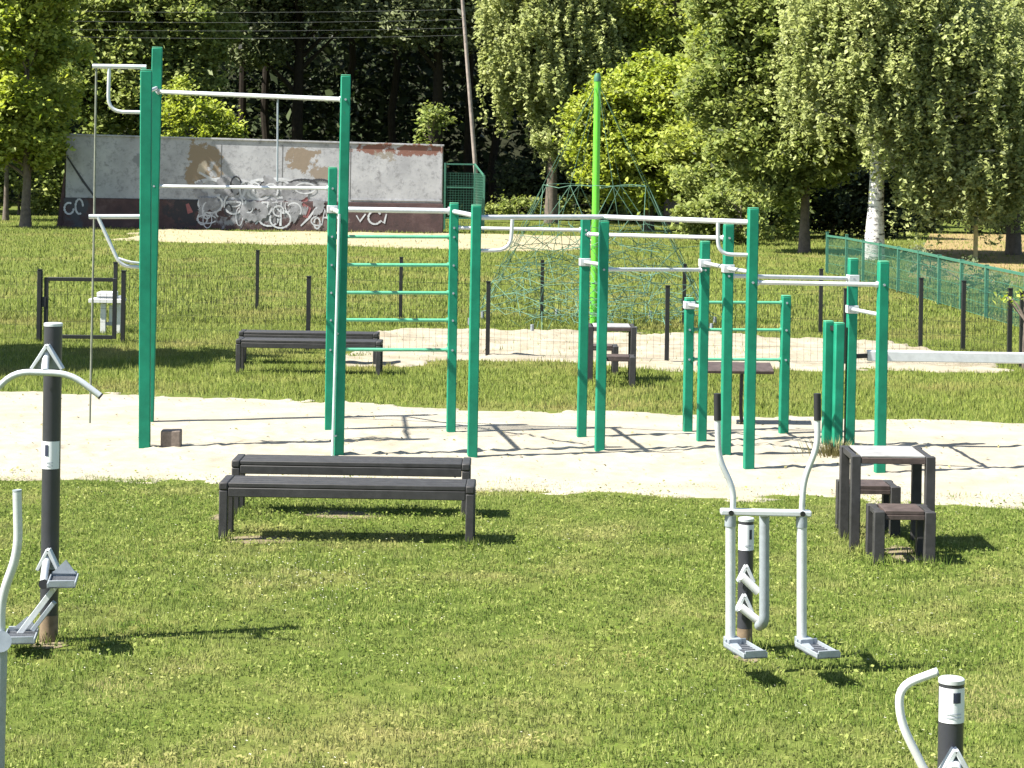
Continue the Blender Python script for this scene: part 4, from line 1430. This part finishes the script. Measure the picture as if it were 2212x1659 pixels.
# ------------------------------------------------------------------ fitness machines
def sticker(parent, c, r_, h, marks, face=-90):
    # curved label on a round pole, facing the camera
    def patch(a0_, a1_, z0, z1, rr, mat, name, par):
        n = max(2, int(abs(a1_ - a0_) / 8))
        vs, fs = [], []
        for i in range(n + 1):
            a = R(a0_ + (a1_ - a0_) * i / n)
            for z in (z0, z1):
                vs.append((c.x + rr * math.cos(a), c.y + rr * math.sin(a), z))
        for i in range(n):
            fs.append((2 * i, 2 * i + 2, 2 * i + 3, 2 * i + 1))
        return MB().add(vs, fs).build(name, mat, par)
    s = patch(face - 78, face + 78, c.z - h / 2, c.z + h / 2, r_ + 0.002, 'sticker', 'label_sticker', parent)
    for (a, wdt, z, hz, mt) in marks:
        patch(face + a - wdt / 2, face + a + wdt / 2, c.z + z - hz / 2, c.z + z + hz / 2, r_ + 0.004, mt, 'label_mark', s)


def pole(parent, base, top_z, r_, dirty=0.0):
    b = Vector((base.x, base.y, 0))
    MB().tube([b + Vector((0, 0, dirty if dirty else -0.1)), b + Vector((0, 0, top_z - 0.02))], r_, 28).build('pole', 'dark_pole', parent)
    if dirty:
        MB().tube([b + Vector((0, 0, -0.1)), b + Vector((0, 0, dirty - 0.001))], r_ * 1.01, 28).build('pole_foot', 'dirty_pole', parent)
    MB().tube([b + Vector((0, 0, top_z - 0.02)), b + Vector((0, 0, top_z - 0.004)), b + Vector((0, 0, top_z))], [r_ * 1.04, r_ * 1.04, r_ * 0.95], 28).build('pole_cap', 'galvanised', parent)


def gusset(parent, apex_, w_, h_, dep):      # open triangular bracket
    a = Vector(apex_); l = a + Vector((-w_ / 2, 0, -h_)); r_ = a + Vector((w_ / 2, 0, -h_))
    m = MB().bar(a, l, dep, 0.022).bar(a, r_, dep, 0.022)
    m.build('bracket', 'galvanised', parent, bevel=0.004)
    MB().prism([a + Vector((0, dep * 0.3, -0.01)), l + Vector((0.012, dep * 0.3, 0)), r_ + Vector((-0.012, dep * 0.3, 0))], 0.01, (0, 1, 0)).build('bracket_plate', 'steel_grey', parent)


def pedal(parent, c, rz, L=0.33, W=0.17, name='pedal'):
    rot = Matrix.Rotation(rz, 3, 'Z')
    m = MB()
    m.box(c, (W, L, 0.012), rz)
    o = m.build(name, 'tread_steel', parent, bevel=0.003)
    for s in (-1, 1):
        m = MB(); m.box(Vector(c) + rot @ Vector((s * (W / 2 - 0.004), 0, 0.012)), (0.008, L, 0.03), rz); m.build('pedal_rim', 'steel_grey', o, bevel=0.002)
    for s in (-1, 1):
        m = MB(); m.box(Vector(c) + rot @ Vector((0, s * (L / 2 - 0.004), 0.018)), (W - 0.018, 0.008, 0.045), rz); m.build('pedal_rim', 'steel_grey', o, bevel=0.002)
    m = MB()
    for k in range(7):
        m.box(Vector(c) + rot @ Vector((0, -L / 2 + 0.035 + k * (L - 0.07) / 6, 0.009)), (W - 0.03, 0.010, 0.007), rz)
    m.build('tread_bars', 'tread_steel', o)
    return o


# A: pull-down and stepper pole on the left
YA = G(105, 1386).y
ba = G(105, 1386)
t = thing('stepper_station', 'dark pole exercise station with curved handle bar and two steps at left', 'exercise machine', ba)
pole(t, ba, U(104, 697, YA).z, 0.0565, 0.17)
F = YA - 0.10
gusset(t, U(103, 745, F - 0.02), 0.19, 0.15, 0.06)
tubep('handle_stem', [U(103, 757, F), U(98, 785, F - 0.05), U(97, 803, F - 0.14)], 0.024, parent=t, rad=0.05)
hb = F - 0.14
tubep('handle_bar', [U(-28, 862, hb), U(30, 803, hb), U(152, 807, hb), U(216, 855, hb)], 0.020, parent=t, rad=0.10)
for px, py, qx, qy in ((-28, 862, -30, 864), (216, 855, 218.5, 857)):
    tubep('end_plug', [U(px, py, hb), U(qx, qy, hb)], 0.021, 'black_grip', parent=t)
cl = U(104, 981, YA)
sticker(t, Vector((ba.x, YA, cl.z)), 0.0565, 0.172, [(-8, 22, 0.03, 0.07, 'sticker_mark'), (12, 40, -0.045, 0.008, 'sticker_line'), (12, 40, -0.065, 0.008, 'sticker_line')], -100)
gusset(t, U(105, 1186, F - 0.02), 0.13, 0.13, 0.06)
tubep('step_stem', [U(105, 1196, F), U(98, 1225, F - 0.06), U(94, 1262, F - 0.14)], 0.024, parent=t, rad=0.05)
ps = F - 0.14
MB().tube([U(94, 1262, ps + 0.04), U(94, 1262, ps - 0.16)], 0.03, 14).build('pivot', 'black_grip', t)
for dy in (0.02, -0.09):
    MB().bar(U(128, 1256, ps - dy), U(40, 1372, ps - dy), 0.012, 0.035).build('step_arm', 'galvanised', t, bevel=0.003)
MB().bar(U(118, 1300, ps - 0.04), U(70, 1362, ps - 0.04), 0.03, 0.028).build('step_arm', 'steel_grey', t, bevel=0.003)
c1 = U(136, 1258, ps - 0.05); c2 = U(45, 1378, ps - 0.10)
pedal(t, c1, R(8), 0.30, 0.17, 'step_plate'); pedal(t, c2, R(8), 0.30, 0.19, 'step_plate')
pq = c1 + Vector((-0.02, 0.12, 0.03))
MB().prism([pq + Vector((-0.075, 0, 0)), pq + Vector((0.075, 0, 0)), pq + Vector((0.01, 0, 0.085))], 0.012, (0, 1, 0)).build('step_guard', 'steel_grey', t)
pq = c2 + Vector((0.0, 0.12, 0.03))
MB().prism([pq + Vector((-0.075, 0, 0)), pq + Vector((0.075, 0, 0)), pq + Vector((0.01, 0, 0.075))], 0.012, (0, 1, 0)).build('step_guard', 'steel_grey', t)

# B: machine cut off by the left edge
YE = 10.2
be = U(-6, 1700, YE)
t = thing('walker_machine', 'grey tubular machine cut off by the left edge of the picture', 'exercise machine', (be.x, YE, 0))
tubep('swing_arm', [U(2, 1400, YE), (be.x, YE, -0.1)], 0.032, 'steel_grey', parent=t)
MB().tube([U(2, 1386, YE + 0.05), U(2, 1386, YE - 0.06)], 0.05, 20).build('pivot_hub', 'steel_grey', t)
tubep('handle_tube', [U(37, 1062, YE), U(40, 1192, YE), U(2, 1292, YE), U(2, 1386, YE)], 0.022, parent=t, rad=0.10)
tubep('end_plug', [U(36.8, 1058, YE), U(37, 1062, YE)], 0.0225, 'steel_grey', parent=t)
tubep('handle_tube', [U(-150, 1062, YE), U(-146, 1192, YE), U(-100, 1292, YE), U(-96, 1400, YE)], 0.022, parent=t, rad=0.10)
MB().bar(U(-100, 1392, YE), U(2, 1386, YE), 0.05, 0.05).build('link_arm', 'steel_grey', t)

# C: cross trainer on the right lawn
bc = G(1608, 1404)
YCn, YA2 = bc.y, 12.7
t = thing('cross_trainer', 'silver cross trainer with black hand grips on the right lawn', 'exercise machine', bc)
pole(t, bc, U(1608, 1118, YCn).z, 0.048, 0.14)
cl = U(1608, 1159, YCn)
sticker(t, Vector((bc.x, YCn, cl.z)), 0.048, 0.16, [(28, 20, 0.02, 0.06, 'sticker_mark'), (10, 50, -0.05, 0.008, 'sticker_line')])
for sx, pts, arm in ((-1, [(1550, 908), (1552, 988), (1585, 1058), (1583, 1106)], (1578, 1104, 1578, 1388)), (1, [(1766, 908), (1766, 963), (1736, 1038), (1732, 1106)], (1732, 1106, 1732, 1388))):
    pv = [U(x, y, YA2) for x, y in pts]
    tubep('handle_tube', pv, 0.018, parent=t, rad=0.08)
    g_ = U(pts[0][0] - 0.5, 853, YA2)
    MB().tube([g_, g_ + Vector((0, 0, 0.008)), pv[0] + Vector((0, 0, 0.01)), pv[0] + Vector((0, 0, 0))][1:3] + [pv[0]], 0.022, 14).build('hand_grip', 'black_grip', t)
    A, B = U(arm[0], arm[1], YA2), U(arm[2], arm[3], YA2)
    MB().tube([A, B], 0.030, 18).build('pedal_arm', 'galvanised', t)
    MB().bar(B + Vector((0, 0.04, -0.005)), B + Vector((sx * 0 + 0.03, -0.16, -0.02)), 0.05, 0.04).build('pedal_mount', 'steel_grey', t, bevel=0.004)
    pedal(t, B + Vector((0.07, -0.17, -0.012)), R(16), 0.32, 0.15)
    MB().box(B + Vector((0.01, -0.01, 0.01)), (0.085, 0.09, 0.05), R(16)).build('pedal_clamp', 'steel_grey', t, bevel=0.006)
    MB().tube([A + Vector((0, -0.052, -0.004)), A + Vector((0, -0.04, -0.004))], 0.016, 12).build('pivot_bolt', 'black_metal', t)
    MB().tube([A + Vector((0, 0, -0.03)), A + Vector((0, 0, -0.09))], 0.034, 18).build('bearing_sleeve', 'steel_grey', t)
MB().bar(U(1556, 1105, YA2 + 0.002), U(1752, 1109, YA2 + 0.002), 0.075, 0.035).build('cross_bar', 'galvanised', t, bevel=0.008)
Y3 = 13.05
MB().tube(bend([U(1651, 1112, Y3), U(1651, 1346, Y3)] + [U(1640, 1352, Y3 + 0.1)], 0.05), 0.031, 18).build('swing_tube', 'steel_grey', t)
MB().bar(U(1651, 1112, Y3), U(1651, 1109, YA2 + 0.04), 0.05, 0.035).build('link_bar', 'steel_grey', t)
for (x0, y0, x1, y1, ax, ay) in ((1604, 1246, 1638, 1279, 1612, 1222), (1601, 1312, 1642, 1345, 1608, 1285)):
    gusset(t, U(ax, ay, YCn - 0.085), 0.10, 0.10, 0.06)
    MB().tube([U(x0, y0, YCn - 0.12), U(x1, y1, YCn - 0.12)], 0.026, 14).build('swing_link', 'white_paint', t)

# D: low pole with bent handle at the lower right corner
YD = 9.2
bd = U(2055, 1500, YD); bd.z = 0
t = thing('rowing_station', 'low dark pole with label and bent silver handle in the lower right corner', 'exercise machine', bd)
zt_ = U(2056, 1464, YD).z
pole(t, bd, zt_, 0.0545)
cl = U(2056, 1519, YD)
sticker(t, Vector((bd.x, YD, cl.z)), 0.0545, 0.15, [(14, 34, 0.035, 0.045, 'sticker_mark'), (0, 70, -0.035, 0.006, 'sticker_line'), (0, 70, -0.05, 0.006, 'sticker_line')])
gusset(t, U(2063, 1618, YD - 0.10), 0.15, 0.13, 0.06)
tubep('handle_stem', [U(2063, 1640, YD - 0.06), U(2063, 1668, YD - 0.16)], 0.028, 'galvanised', parent=t)
YH = YD - 0.16
tubep('handle_tube', [U(2022, 1452, YH), U(1941, 1482, YH), U(1945, 1560, YH), U(2010, 1690, YH), U(2063, 1720, YH), U(2063, 1668, YH)], 0.0185, 'white_paint', parent=t, rad=0.09)
tubep('end_plug', [U(2022, 1452, YH), U(2026, 1450.5, YH)], 0.019, 'steel_grey', parent=t)

for o in list(scene.objects):
    if '_o' in o:
        del o['_o']
